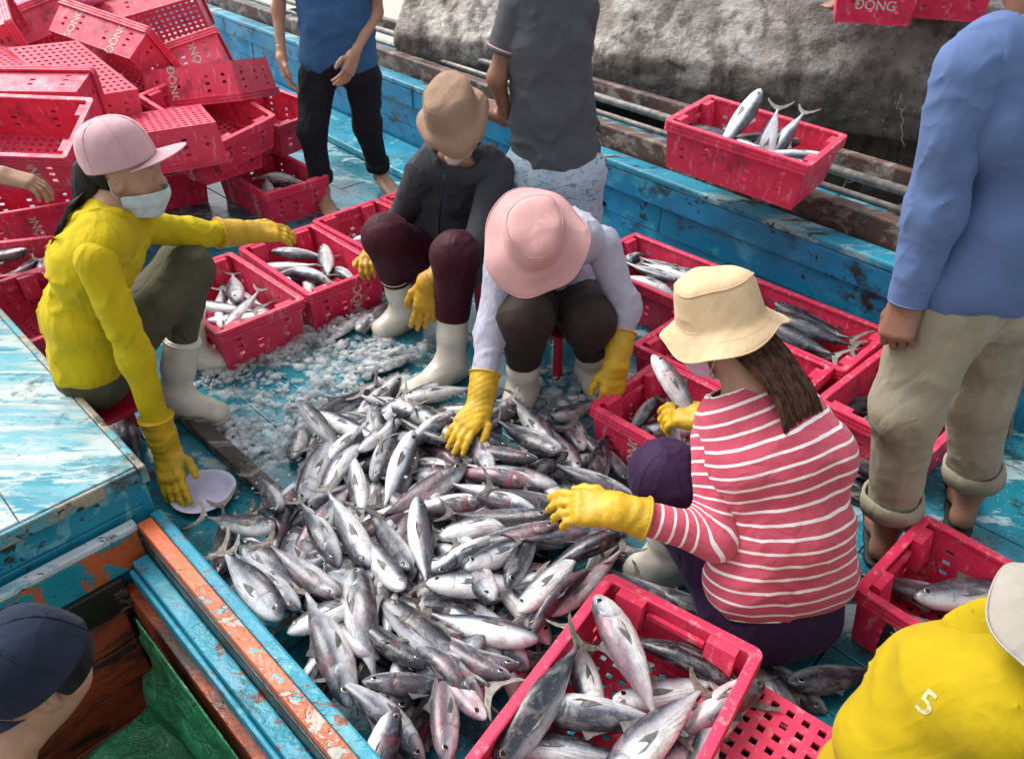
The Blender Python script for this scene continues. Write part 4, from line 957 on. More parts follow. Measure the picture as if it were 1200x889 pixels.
def proj_along(V, pts):
    """distance along polyline pts of the nearest point, for every vertex"""
    best = np.full(len(V), 1e9); out = np.zeros(len(V)); L0 = 0
    for i in range(len(pts) - 1):
        a, b = np.asarray(pts[i]), np.asarray(pts[i + 1]); ba = b - a; l = np.linalg.norm(ba); t = ((V - a) @ ba) / l ** 2
        lo_, hi_ = (-9 if i == 0 else 0), (9 if i == len(pts) - 2 else 1); t = np.clip(t, lo_, hi_); d = np.linalg.norm(V - a - t[:, None] * ba, axis=1)
        m = d < best; out[m] = L0 + t[m] * l; best[m] = d[m]; L0 += l
    return out
def along_soft(V, pts):
    num = np.zeros(len(V)); den = np.zeros(len(V)); L0 = 0
    for i in range(len(pts) - 1):
        a, b = np.asarray(pts[i]), np.asarray(pts[i + 1]); ba = b - a; l = np.linalg.norm(ba); t = ((V - a) @ ba) / l ** 2
        d = np.linalg.norm(V - a - np.clip(t, 0, 1)[:, None] * ba, axis=1); w = 1 / (d + .01) ** 5; num += w * (L0 + t * l); den += w; L0 += l
    return num / den
def lathe_hat(rings, c, A, n=48, wob=None):
    """rings: (rx, ry, z) in hat frame; A rows: right, front, up"""
    V = []; Fc = []
    for j, (rx, ry, z, *off) in enumerate(rings):
        for k in range(n):
            t = 2 * math.pi * k / n; w = wob(j, t) if wob else (0, 0)
            x, y = (rx + w[0]) * math.cos(t), (ry + w[0]) * math.sin(t) + (off[0] if off else 0)
            V.append(np.asarray(c) + A[0] * x + A[1] * y + A[2] * (z + w[1]))
    for j in range(len(rings) - 1):
        for k in range(n): k2 = (k + 1) % n; Fc.append((j * n + k, j * n + k2, (j + 1) * n + k2, (j + 1) * n + k))
    if min(rings[0][0], rings[0][1]) < .006: Fc.append(tuple(range(n - 1, -1, -1)))
    return V, Fc
def add_sheet(name, V, Fc, mat, parent, org, th=.003, sub=1):
    o = link(name, mesh(name, [np.asarray(v) - org for v in V], Fc, mat), parent)
    s = o.modifiers.new('solid', 'SOLIDIFY'); s.thickness = th; s.offset = 0
    if sub: b = o.modifiers.new('sub', 'SUBSURF'); b.levels = sub; b.render_levels = sub
    return o
def head_frame(f, up):
    f = nrm(f); up = nrm(np.asarray(up) - f * (np.asarray(up) @ f)); return np.stack([np.cross(f, up), f, up])
def tilt_frame(A, deg):      # tip hat forward
    a = R(deg); return np.stack([A[0], A[1] * math.cos(a) - A[2] * math.sin(a), A[2] * math.cos(a) + A[1] * math.sin(a)])
def bucket_hat(person, c, A, mat, org, sc=1.0, brim=.060, drop_=.045, seed=0, band=True, top=.125):
    q = np.random.default_rng(seed); ph = q.uniform(0, 6.28, 4)
    def wob(j, t):
        f = [0, .2, .6, 1, .8, .6, .5, .5, .6, 1, 1.6, 2.2, 2.4][min(j, 12)]
        return (f * .0040 * math.sin(3 * t + ph[0] + j * .4) * sc + f * .0012 * math.sin(7 * t + ph[3]), f * .0058 * math.sin(2 * t + ph[1]) + f * .0032 * math.sin(5 * t + ph[2]))
    R0 = [(.004, .004, top), (.045, .055, top - .001), (.068, .082, top - .006), (.080, .096, top - .018), (.085, .102, top - .04), (.090, .107, .05), (.094, .111, .015), (.0955, .1125, .010), (.0985, .1155, .003), (.112, .130, -.010), (.128, .147, -.026), (.092 + brim, .109 + brim * 1.0, -drop_), (.093 + brim, .110 + brim * 1.0, -drop_ - .002)]
    V, Fc = lathe_hat([(a * sc, b * sc, z * sc) for a, b, z in R0], c, A, 56, wob)
    o = add_sheet('hat', V, Fc, mat, person, org)
    # stitched seams: crown seam, brim rows, edge binding
    for (a, b, z, r, j) in ((.0815, .0975, top - .019, .0016, 3), (.097, .114, .007, .0018, 7), (.0935 + brim, .1105 + brim, -drop_ - .001, .0024, 11), (.1128, .1308, -.0092, .0009, 9), (.1208, .1390, -.0172, .0009, 9), (.1290, .1480, -.0252, .0009, 10)):
        mb = MB()
        if r == .0009 and brim < .03 + (a - .10): continue
        mb.tube([np.asarray(c) + A[0] * (a * sc + wob(j, t)[0]) * math.cos(t) + A[1] * (b * sc + wob(j, t)[0]) * math.sin(t) + A[2] * (z * sc + wob(j, t)[1]) - org for t in np.linspace(0, 2 * math.pi, 57)], r, 5, 0, False)
        link('seam', mb.mesh('seam', mat, True), o)
    return o
def ball_cap(person, c, A, mat, org, sc=1.0, visor=.075, back=True):
    R0 = [(.003, .003, .112), (.030, .034, .110), (.056, .066, .099), (.074, .088, .080), (.084, .101, .052), (.088, .107, .020), (.089, .109, -.008), (.0885, .1085, -.022)]
    V, Fc = lathe_hat([(a * sc, b * sc, z * sc) for a, b, z in R0], c, A, 48)
    o = add_sheet('cap', V, Fc, mat, person, org)
    VV = []; FF = []; nu, nv = 20, 8
    for i in range(nu + 1):
        t = R(22 + 136 * i / nu)
        for j in range(nv + 1):
            q = j / nv; ex = visor * math.sin((t - R(22)) / R(136) * math.pi) ** .55; rx, ry = .089 * sc, .109 * sc
            x = (rx + ex * .12 * q) * math.cos(t); y = ry * math.sin(t) + ex * q * 1.0
            z = -.018 * sc - .020 * (x / .09) ** 2 + .004 * q
            VV.append(np.asarray(c) + A[0] * x + A[1] * y + A[2] * z)
    for i in range(nu):
        for j in range(nv): FF.append((i * (nv + 1) + j, (i + 1) * (nv + 1) + j, (i + 1) * (nv + 1) + j + 1, i * (nv + 1) + j + 1))
    v = add_sheet('visor', VV, FF, mat, o, org, .004)
    mb = MB()
    for a in range(6):
        th = math.pi * a / 3 + .5; mb.tube([np.asarray(c) + A[0] * r_[0] * 1.012 * sc * math.cos(th) + A[1] * r_[1] * 1.012 * sc * math.sin(th) + A[2] * r_[2] * 1.004 * sc - org for r_ in R0], .0013, 5, 0, False)
    link('panel_seam', mb.mesh('panel_seam', mat, True), o)
    mb = MB(); p = np.asarray(c) + A[2] * .113 * sc - org; mb.tube([p - A[2] * .003, p + A[2] * .001, p + A[2] * .003], [.008, .007, .003], 10); link('button', mb.mesh('button', mat, True), o)
    return o
def hair_strands(person, roots, paths, mat, org, r=.0032, name='hair', n=5):
    mb = MB()
    for P in paths:
        m_ = len(P); rr_ = r * rnd.uniform(.55, 1.2); mb.tube([p - org for p in P], [rr_ * (1 - .85 * (i / (m_ - 1)) ** 2) for i in range(m_)], n, 0, True)
    return link(name, mb.mesh(name, mat, True), person)
def mask(person, T, mat, org, sc=1.0, dz=0.0, dn=0.0):
    V = []; Fc = []; nu, nv = 14, 10
    for i in range(nu + 1):
        a = R(-88 + 176 * i / nu)
        for j in range(nv + 1):
            q = j / nv; z = -.018 - .088 * q + dz; e = math.cos(a)
            rx = .080 - .010 * q - .010 * q * q; ry = .098 + .030 * (1 - dn) * math.exp(-((q - .25) / .35) ** 2) * e ** 3 - .02 * q * q + .008
            V.append(T(rx * math.sin(a), .012 * (1 - e) * -1 + ry * e + .004, z + .012 * (1 - e) * (1 if q > .5 else -.6)))
    for i in range(nu):
        for j in range(nv): Fc.append((i * (nv + 1) + j, (i + 1) * (nv + 1) + j, (i + 1) * (nv + 1) + j + 1, i * (nv + 1) + j + 1))
    o = add_sheet('face_mask', V, Fc, mat, person, org, .002)
    mb = MB()
    for e in (1, -1):
        mb.tube([T(e * .070, .010, -.03) - org, T(e * .080, -.012, .012) - org, T(e * .078, -.026, .000) - org, T(e * .078, -.022, -.035) - org, T(e * .066, .006, -.085) - org], .0018, 5)
    link('ear_loop', mb.mesh('ear_loop', mat, True), o); return o
def eyes(person, T, org, sc=1.0):
    for e in (1, -1):
        mb = MB(); c = T(e * .031, .0835, .004); f = nrm(T(0, 1, 0) - T(0, 0, 0))
        for dpt, r, m_ in ((0, .0105, 0), (.004, .009, 0), (.006, .0055, 0), (.0065, .0052, 1), (.0075, .001, 1)): pass
        a = nrm(T(1, 0, 0) - T(0, 0, 0)); b = nrm(T(0, 0, 1) - T(0, 0, 0))
        rings = [(0, .0115, .007), (.003, .0095, .0058), (.0048, .0056, .0050), (.0050, .0050, .0046), (.0056, .0005, .0005)]
        for dd, r1, r2 in rings:
            for k in range(10): mb.V.append(tuple(c + f * dd + a * r1 * math.cos(k * .6283) + b * r2 * math.sin(k * .6283) - org))
        for i in range(len(rings) - 1):
            for k in range(10): mb.F.append((i * 10 + k, i * 10 + (k + 1) % 10, (i + 1) * 10 + (k + 1) % 10, (i + 1) * 10 + k)); mb.M.append(1 if i >= 2 else 0)
        link('eye', mb.mesh('eye', [M_EYEBALL, M_IRIS], True), person)
def skinmat(name, col):
    n = NT(name); c = n.coord('Object'); z = n.noise(c, 14, 5, .6)
    cc = n.ramp(z, [(.3, tuple(x * .78 for x in col)), (.7, tuple(min(1, x * 1.15) for x in col))]); n.bump(n.noise(c, 90, 4), .15, .004)
    return n.fin(cc, .5, Subsurface_Weight=.08, Subsurface_Radius=(.01, .004, .002))
M_SKIN = skinmat('skin_tan', (.42, .235, .15)); M_SKIND = skinmat('skin_brown', (.26, .13, .08)); M_SKINF = skinmat('skin_dark_foot', (.17, .085, .055))
M_EYEBALL = plain('eye_white', (.42, .39, .36), .2, .05); M_IRIS = plain('iris', (.02, .012, .008), .1, .1)
M_SOLE = plain('boot_sole', (.50, .42, .24), .55, .25, 25)
def bootmat():
    n = NT('cream_rubber'); c = n.coord('Object')
    cc = n.ramp(n.noise(c, 9, 6, .65), [(.3, (.60, .54, .44)), (.6, (.74, .69, .59)), (.8, (.78, .74, .66))])
    cc = n.mix(n.ramp(n.noise(c, 22, 8, .75), [(.62, 0.0), (.76, .7)]), cc, (.28, .22, .15)); n.bump(n.noise(c, 30, 4), .08, .006)
    return n.fin(cc, .28)
M_BOOT = bootmat()
def glovemat(name, col, dirty):
    n = NT(name); c = n.coord('Object')
    cc = n.ramp(n.noise(c, 12, 5, .6), [(.3, tuple(x * .72 for x in col)), (.6, col), (.8, tuple(min(1, x * 1.15) for x in col))])
    cc = n.mix(n.ramp(n.noise(c, 26, 7, .7), [(.60, 0.0), (.74, dirty)]), cc, (.20, .085, .01)); n.bump(n.noise(n.coord('Object', (1, 1, 1)), 34, 4, .6, .8), .35, .012)
    return n.fin(cc, .48)
M_GLOVE = glovemat('yellow_rubber_glove', (.62, .37, .012), .45); M_GLOVED = glovemat('ochre_rubber_glove', (.54, .29, .012), .6)
def hairmat(name, a, b):
    n = NT(name); c = n.coord('Object', (1, 1, .08)); cc = n.ramp(n.noise(c, 70, 3), [(.35, a), (.65, b)]); return n.fin(cc, .55, Specular_IOR_Level=.2)
M_HAIRK = hairmat('black_hair', (.006, .005, .005), (.02, .017, .016)); M_HAIRB = hairmat('brown_hair', (.030, .014, .010), (.125, .055, .034))
def stripemat():
    n = NT('red_white_stripes'); t = n.n('Attribute', attribute_type='GEOMETRY', attribute_name='along').outputs['Fac']; c = n.coord('Object')
    fr = n.math('FRACT', n.math('DIVIDE', n.math('ADD', t, n.math('MULTIPLY', n.math('SUBTRACT', n.noise(c, 12, 3), .5), .006)), .032))
    st = n.ramp(n.math('ABSOLUTE', n.math('SUBTRACT', fr, .5)), [(.385, 0.0), (.405, 1.0)])
    red = n.ramp(n.noise(c, 8, 5), [(.3, (.42, .045, .085)), (.7, (.57, .085, .135))])
    cc = n.mix(st, red, (.82, .74, .74)); n.bump(n.math('ADD', n.noise(c, 15, 3, .5, 1.0), n.math('MULTIPLY', n.noise(c, 300, 2), .05)), .3, .03)
    return n.fin(cc, .85, Sheen_Weight=.15)
# ---- generic figure
def hem_tube(V, Q, org, mat, parent, r=.0032, minlen=.2):
    from collections import Counter
    E = np.sort(np.concatenate([Q[:, [0, 1]], Q[:, [1, 2]], Q[:, [2, 3]], Q[:, [3, 0]]]), 1); E = E[E[:, 0] != E[:, 1]]; u, c = np.unique(E, axis=0, return_counts=True); B = u[c == 1]; nb = {}
    for a, b in B: nb.setdefault(int(a), []).append(int(b)); nb.setdefault(int(b), []).append(int(a))
    seen = set()
    for st in list(nb):
        if st in seen: continue
        loop = [st]; seen.add(st); cur = st
        while True:
            nx = [x for x in nb[cur] if x not in seen]
            if not nx: break
            cur = nx[0]; seen.add(cur); loop.append(cur)
        P = V[loop]
        if len(P) < 20 or np.linalg.norm(np.diff(P, axis=0), axis=1).sum() < minlen: continue
        for _ in range(3): P = (np.roll(P, 1, 0) + 2 * P + np.roll(P, -1, 0)) / 4
        P = P[::2]; P = np.concatenate([P, P[:2]]); mb = MB(); mb.tube([p - org for p in P], r, 5, 0, False); link('hem', mb.mesh('hem', mat, True), parent)
def figure(J, label, cat='person', skin=None, shirt=None, pants=None, glove=None, sleeves='long', legs='long', boots=None, shirt_k=1.0, h=.010, face=True, fold=.006, group=None, head=True, wid=1.0, bare_hands=None, feet=None, stripes=False, loose=0.0, seed=1, hem=None, pants_h=None, arm_w=1.0, gl_l=None, gl_r=None, leg_w=1.0, belly=1.0, straight=False):
    """J: dict of joints (world). Body skin is one mesh (root); clothes are children."""
    org = np.array([J['pel'][0], J['pel'][1], min(J.get('base', 0), J['pel'][2])], float)
    latS = nrm(J['shR'] - J['shL']); latH = nrm(J['hipR'] - J['hipL'])
    b = SDF()   # skin body, thinner than clothes
    cs = J['chest']; w_ = J['waist']; pl = J['pel']; nk = J['neck']
    b.cone(pl - latH * .07, pl + latH * .07, .085, .085, .04); b.cone(pl, w_, .085, .085, .05); b.cone(w_, cs, .085, .095, .05); b.cone(cs - latS * .07, cs + latS * .07, .085, .085, .05); b.cone(cs, nk, .08, .05, .05)
    b.cone(J['shL'], nk, .045, .045, .04); b.cone(J['shR'], nk, .045, .045, .04)
    if head: b.cone(nk, J['head'] - 0.0 * nk, .050, .050, .02)
    for s_ in 'LR':
        b.chain([J['sh' + s_], J['el' + s_], J['wr' + s_]], [.042 * arm_w, .033 * arm_w, .022 * arm_w], .03)
        if ('kn' + s_) in J: b.chain([J['hip' + s_], J['kn' + s_], J['an' + s_]], [.075, .048, .034], .04)
    if feet:
        for s_ in 'LR':
            if s_ not in feet: continue
            an, toe = J['an' + s_], J['toe' + s_]; fd = (toe - an) * [1, 1, 0]; fl = np.linalg.norm(fd); fd = fd / fl; lt = np.array([-fd[1], fd[0], 0]); z0 = toe[2]
            Hh = lambda a, q, z: an * [1, 1, 0] + fd * a + lt * q + np.array([0, 0, z0 + z])
            b.cone(an, Hh(-.035, 0, .032), .034, .030, .02); b.cone(Hh(-.035, 0, .030), Hh(.08, 0, .030), .030, .030, .03); b.cone(an, Hh(.09, 0, .040), .034, .026, .03)
            for i, q in enumerate((-.030, -.012, .004, .019, .032)):
                b.cone(Hh(.07, q * .8, .025), Hh(fl - .045 - .004 * i, q, .016), .022, .013, .02); b.cone(Hh(fl - .045 - .004 * i, q, .014), Hh(fl - .012 - .006 * i, q * 1.05, .012), .0105, .0095, .006)
    parts = [b.mesh(.011, None, None)]
    if bare_hands:
        for s_ in bare_hands:
            hd_ = SDF(); H_ = J['hand' + s_]; hand_prims(hd_, J['wr' + s_], H_[0], H_[1], H_[2], *H_[3:], k=.0025); hd_.cone(J['wr' + s_], J['wr' + s_] + nrm(J['el' + s_] - J['wr' + s_]) * .05, .024, .027, .02); parts.append(hd_.mesh(.0038))
    T = A = None
    if head:
        hh = SDF(); T, A = head_prims(hh, J['head'], J['face'], J['up']); hh.cone(J['head'] - A[2] * .05 - A[1] * .01, nk, .052, .052, .03); parts.append(hh.mesh(.0055))
    V, Q = vq(*parts); root = link('person', fmesh('person', V - org, Q, skin), loc=org); tag(root, label, cat, group)
    # shirt
    if shirt:
        s = SDF(); e = loose; bw = wid
        hm_ = J.get('hem', pl)
        s.cone(cs - latS * .082 * bw, cs + latS * .082 * bw, .102 + e, .102 + e, .06); s.cone(J['shL'] * .8 + nk * .2, J['shR'] * .8 + nk * .2, .066 + e * .6, .066 + e * .6, .05)
        s.cone(J['shL'] * .5 + nk * .5, cs, .07 + e, .09 + e, .05); s.cone(J['shR'] * .5 + nk * .5, cs, .07 + e, .09 + e, .05)
        s.cone(w_ - latH * .062 * bw * belly, w_ + latH * .062 * bw * belly, (.098 + e) * belly, (.098 + e) * belly, .07); s.cone(cs, w_, .10 + e, .10 + e, .05); s.cone(w_, hm_, .10 + e, .10 + e, .06)
        s.cone(hm_ - latH * .085 * bw, hm_ + latH * .085 * bw, .108 + e, .108 + e, .06)
        s.cone(cs, nk, .085, .064, .05)
        if straight:
            for g_ in (-1, 1): s.cone(cs + latS * .088 * g_ * bw, hm_ + latH * .098 * g_ * bw, .094 + e, .100 + e, .05)
        ax_ = nrm(hm_ - w_)
        slv = {}
        tor = s
        for s_ in 'LR':
            q = SDF(); ce = (J.get('cuff' + s_, .15) - .035) if (glove and ('hand' + s_) in J) else 0.0; wE = J['wr' + s_] + nrm(J['el' + s_] - J['wr' + s_]) * ce; end = wE if sleeves == 'long' else J['sh' + s_] + (J['el' + s_] - J['sh' + s_]) * .62
            if sleeves == 'long': q.chain([J['sh' + s_], J['el' + s_], wE], [(.062 + e) * arm_w, (.052 + e) * arm_w, (.044 if ce else .040) * arm_w + e * (.3 if ce else .8)], .04)
            else: q.chain([J['sh' + s_], end], [(.066 + e) * arm_w, (.062 + e) * arm_w], .04)
            slv[s_] = (q, end, nrm(end - (J['el' + s_] if sleeves == 'long' else J['sh' + s_])))
        cuts = [(hm_ + ax_ * .05, ax_)]
        if False:
            # cut sleeves flat at the cuffs only near the arms: done by separate meshing
            V, Q = s.mesh(h, foldfn(fold, .075, seed, nrm(cs - pl) + .4 * latS), None)
            V, Q = trim(V, Q, hm_ + ax_ * .06, ax_, .34)
            for s_ in 'LR':
                q, end, dr = slv[s_]; V, Q = trim(V, Q, end + dr * .002, dr, .11)
            nkd = nrm(nk - cs); V, Q = trim(V, Q, nk + nkd * .016, nkd, .10); o = link('shirt', fmesh('shirt', V - org, Q, shirt), root); so_ = o.modifiers.new('solid', 'SOLIDIFY'); so_.thickness = .004; so_.offset = -1
            SH = o
        else:
            V, Q = s.mesh(h, foldfn(fold, .075, seed, nrm(cs - pl)), None); V, Q = trim(V, Q, hm_ + ax_ * .06, ax_)
            nkd = nrm(nk - cs); V, Q = trim(V, Q, nk + nkd * .016, nkd, .10)
            al = along_soft(V, [hm_, w_, cs, nk]); o = link('shirt', fmesh('shirt', V - org, Q, shirt, {'along': al}), root); so_ = o.modifiers.new('solid', 'SOLIDIFY'); so_.thickness = .004; so_.offset = -1
            SH = o; hem_tube(V, Q, org, shirt, SH, .0034)
            for s_ in 'LR':
                q, end, dr = slv[s_]; V, Q = q.mesh(h * .85, foldfn(fold * .55, .06, seed + 3, nrm(J['el' + s_] - J['sh' + s_])), None); V, Q = trim(V, Q, end + dr * .002, dr, .11)
                al = along_soft(V, [J['sh' + s_], J['el' + s_], J['wr' + s_]]); o2 = link('sleeve', fmesh('sleeve', V - org, Q, shirt, {'along': al}), SH); hem_tube(V, Q, org, shirt, SH)
        J['_shirt'] = SH
    if pants:
        s = SDF(); lw = leg_w
        s.cone(pl - latH * .080, pl + latH * .080, .108, .108, .05); s.cone(pl, w_ * .6 + pl * .4, .10, .098, .05)
        ends = []
        for s_ in 'LR':
            if ('kn' + s_) not in J: continue
            end = (J['an' + s_] * .86 + J['kn' + s_] * .14) if legs == 'long' else (J['kn' + s_] if legs == 'knee' else J['an' + s_] * .55 + J['kn' + s_] * .45)
            if legs == 'knee': s.chain([J['hip' + s_], end], [.096 * lw, .085 * lw], .05)
            else: s.chain([J['hip' + s_], J['kn' + s_], end], [.094 * lw, .069 * lw, (.056 if legs == 'long' else .052) * lw], .045)
            ends.append((end, nrm(end - J['kn' + s_] + (1e-6 if legs != 'knee' else 0)) if legs != 'knee' else nrm(J['kn' + s_] - J['hip' + s_])))
        V, Q = s.mesh(h, foldfn(fold * .55, .085, seed + 1, latH * .5 + np.array([0, 0, 1.0])), None)
        for end, dr in ends: V, Q = trim(V, Q, end + dr * .002, dr, .14)
        o = link('trousers' if legs != 'knee' else 'shorts', fmesh('trousers', V - org, Q, pants), root); so_ = o.modifiers.new('solid', 'SOLIDIFY'); so_.thickness = .004; so_.offset = -1
        J['_pants'] = o; J['_pends'] = ends
    if glove:
        for s_ in 'LR':
            if ('hand' + s_) not in J: continue
            g = SDF(); H_ = J['hand' + s_]; gm = glove; wr, el = J['wr' + s_], J['el' + s_]; up_ = nrm(el - wr); cl = J.get('cuff' + s_, .15)
            hand_prims(g, wr, H_[0], H_[1], H_[2], *H_[3:5], 1.04, 1.16); g.chain([wr, wr + up_ * .06, wr + up_ * cl], [.036, .042, .052], .025)
            end = wr + up_ * cl; V, Q = g.mesh(.005, foldfn(.0022, .03, seed + 7, up_, .02), [(end, up_)], 1)
            o = link('glove', fmesh('glove', V - org, Q, gm), root)
            mb = MB(); a = nrm(np.cross(up_, [.3, 1, .2])); b_ = np.cross(up_, a); mb.tube([end + (a * math.cos(t) + b_ * math.sin(t)) * .0525 - up_ * .003 - org for t in np.linspace(0, 2 * math.pi, 25)], .0032, 6, 0, False); link('cuff_roll', mb.mesh('cuff_roll', gm, True), o)
    if boots:
        for s_ in boots:
            an = J['an' + s_]; kn = J['kn' + s_]; tp = an + nrm(kn - an) * J.get('bt' + s_, .22); boot(root, an, J['toe' + s_], tp, 'boot', M_BOOT, org)
    return root, org, T, A
# ------------------------------------------------------------------ joints of every figure (photo pixel + distance, or pixel + height)
def jj(**k):
    return {n: (YP(*v[:3]) if len(v) == 3 else GP(*v[:3])) if isinstance(v, tuple) else v for n, v in k.items()}
J1 = jj(pel=(108, 432, 2.12), waist=(98, 370, 2.08), chest=(112, 305, 2.12), neck=(130, 244, 2.18), head=(146, 202, 2.22), shR=(112, 304, 1.98), shL=(165, 264, 2.30),
        elR=(160, 420, 1.96), wrR=(196, 530, 1.93), elL=(226, 274, 2.44), wrL=(293, 272, 2.60), hipR=(114, 442, 2.05), hipL=(112, 425, 2.22), knR=(224, 314, 2.36), knL=(214, 303, 2.56), anR=(205, 462, 2.30), anL=(226, 415, 2.62), toeR=(270, 494, 0, 1), toeL=(272, 432, 0, 1))
J1['toeR'] = GP(270, 494, .0); J1['toeL'] = GP(273, 432, .0)
J2 = jj(pel=(520, 300, 3.02), waist=(528, 262, 3.02), chest=(535, 220, 2.97), neck=(538, 180, 2.88), head=(530, 142, 2.80), shR=(497, 200, 2.88), shL=(583, 202, 2.86), elR=(468, 262, 3.06), wrR=(438, 296, 3.04), elL=(560, 290, 2.66), wrL=(503, 330, 2.55),
        hipR=(500, 305, 2.98), hipL=(545, 305, 2.95), knR=(452, 278, 2.78), knL=(534, 300, 2.54), anR=(474, 362, 2.92), anL=(528, 425, 2.50))
J2['toeR'] = GP(437, 398, 0); J2['toeL'] = GP(472, 474, .02)
J3 = jj(pel=(650, 345, 2.70), waist=(648, 310, 2.62), chest=(642, 280, 2.45), neck=(634, 272, 2.32), head=(626, 285, 2.19), shR=(590, 290, 2.38), shL=(705, 285, 2.42), elR=(576, 390, 2.24), wrR=(562, 478, 2.04), elL=(733, 360, 2.36), wrL=(722, 428, 2.22),
        hipR=(625, 350, 2.66), hipL=(675, 350, 2.68), knR=(616, 374, 2.24), knL=(690, 377, 2.30), anR=(612, 455, 2.34), anL=(694, 430, 2.46))
J3['toeR'] = GP(600, 494, .02); J3['toeL'] = GP(705, 472, .01)
J4 = jj(pel=(905, 722, 1.27), waist=(925, 620, 1.33), chest=(915, 540, 1.41), neck=(880, 455, 1.50), head=(842, 388, 1.58), shL=(838, 512, 1.46), shR=(950, 495, 1.52), elL=(838, 630, 1.29), wrL=(722, 598, 1.32), elR=(900, 520, 1.72), wrR=(832, 492, 1.72),
        hipL=(870, 700, 1.34), hipR=(935, 690, 1.38), knL=(780, 556, 1.47), knR=(845, 540, 1.60), anL=(784, 648, 1.52), anR=(865, 610, 1.68))
J4['toeL'] = GP(728, 682, .0); J4['toeR'] = GP(815, 620, 0)
J5 = jj(pel=(1076, 960, .72), waist=(1086, 900, .72), chest=(1136, 815, .76), neck=(1226, 768, .80), head=(1308, 742, .72), shL=(1086, 800, .86), shR=(1226, 850, .66), elL=(1166, 790, .98), wrL=(1256, 770, 1.05), elR=(1296, 900, .72), wrR=(1346, 850, .85))
h6 = GP(48, 786, .45); a6 = lambda x, y, z: h6 + np.array([x, y, z])
J6 = dict(head=h6, neck=a6(-.07, -.10, -.12), chest=a6(-.22, -.22, -.24), waist=a6(-.32, -.30, -.40), pel=a6(-.38, -.32, -.58), shL=a6(-.04, -.30, -.24), shR=a6(-.26, -.06, -.20), elL=a6(.02, -.32, -.50), wrL=a6(.12, -.20, -.66), elR=a6(-.30, .02, -.46), wrR=a6(-.16, .06, -.66),
          hipL=a6(-.32, -.38, -.62), hipR=a6(-.44, -.28, -.62), knL=a6(-.26, -.36, -1.02), knR=a6(-.38, -.24, -1.02), anL=a6(-.30, -.40, -1.40), anR=a6(-.42, -.28, -1.40), toeL=a6(-.18, -.28, -1.478), toeR=a6(-.30, -.16, -1.478))
J7 = jj(pel=(398, 72, 4.38), waist=(392, 20, 4.38), chest=(388, -35, 4.36), neck=(388, -85, 4.34), head=(386, -130, 4.32), shL=(440, -62, 4.36), shR=(335, -62, 4.36), elL=(441, 15, 4.40), wrL=(414, 66, 4.20), elR=(326, 12, 4.36), wrR=(330, 68, 4.28),
        hipL=(425, 92, 4.40), hipR=(372, 92, 4.36), knL=(430, 145, 4.42), knR=(366, 155, 4.28), anL=(446, 205, 4.48), anR=(378, 222, 4.25))
J7['toeL'] = GP(468, 236, 0.05); J7['toeR'] = GP(392, 262, 0)
J8 = jj(pel=(650, 195, 2.95), waist=(648, 130, 2.95), chest=(642, 50, 2.95), neck=(640, -15, 2.95), head=(640, -75, 2.92), shL=(606, 8, 2.93), shR=(682, 10, 2.97), elL=(582, 92, 2.92), wrL=(594, 138, 2.98), elR=(672, 85, 3.12), wrR=(640, 120, 3.16),
        hipL=(628, 205, 2.94), hipR=(672, 205, 2.97), knL=(628, 285, 2.95), knR=(672, 285, 2.97), anL=(628, 352, 2.98), anR=(668, 352, 3.0))
J8['toeL'] = GP(626, 362, 0); J8['toeR'] = GP(680, 362, 0)
J9 = jj(pel=(1138, 350, 1.72), waist=(1180, 270, 1.70), chest=(1205, 150, 1.70), neck=(1215, 40, 1.74), head=(1225, -60, 1.78), shL=(1135, 80, 1.68), shR=(1290, 110, 1.72), elL=(1095, 250, 1.66), wrL=(1064, 352, 1.64), elR=(1320, 280, 1.75), wrR=(1330, 400, 1.85),
        hipL=(1100, 375, 1.68), hipR=(1168, 370, 1.76), knL=(1062, 480, 1.62), knR=(1146, 465, 1.74), anL=(1042, 612, 1.62), anR=(1140, 572, 1.75))
J9['toeL'] = GP(1030, 590, 0.02); J9['toeR'] = GP(1128, 560, 0.02)

q11 = GP(990, 14, QTOP); a11 = lambda x, y, z: q11 + np.array([x, y, z])
J11 = dict(anR=a11(.06, .04, .08), toeR=a11(-.13, .0, .012), anL=a11(.50, .10, .08), toeL=a11(.33, .02, .012), knR=a11(.10, .10, .48), knL=a11(.46, .14, .48), hipR=a11(.20, .16, .86), hipL=a11(.36, .18, .86), pel=a11(.28, .17, .90), waist=a11(.28, .17, 1.08), chest=a11(.27, .16, 1.26), neck=a11(.26, .14, 1.43), head=a11(.25, .10, 1.58),
           shR=a11(.09, .13, 1.36), shL=a11(.45, .17, 1.36), elR=a11(.02, .10, 1.08), wrR=a11(.02, .0, .86), elL=a11(.52, .14, 1.08), wrL=a11(.50, .02, .86))
w10 = YP(2, 205, 2.70); a10 = lambda x, y, z: w10 + np.array([x, y, z])
J10 = dict(wrR=w10, elR=a10(-.26, -.02, .04), shR=a10(-.52, .02, .20), shL=a10(-.70, .34, .22), elL=a10(-.60, .42, .0), wrL=a10(-.50, .40, -.1), neck=a10(-.66, .18, .31), head=a10(-.62, .18, .46), chest=a10(-.68, .18, .14), waist=a10(-.74, .18, -.06), pel=a10(-.78, .18, -.24),
           hipR=a10(-.76, .10, -.26), hipL=a10(-.76, .27, -.26), knR=a10(-.46, -.02, -.12), knL=a10(-.46, .32, -.12), anR=a10(-.58, .0, -w10[2] + .09), anL=a10(-.58, .34, -w10[2] + .09), toeR=a10(-.42, -.04, -w10[2]), toeL=a10(-.42, .36, -w10[2]))
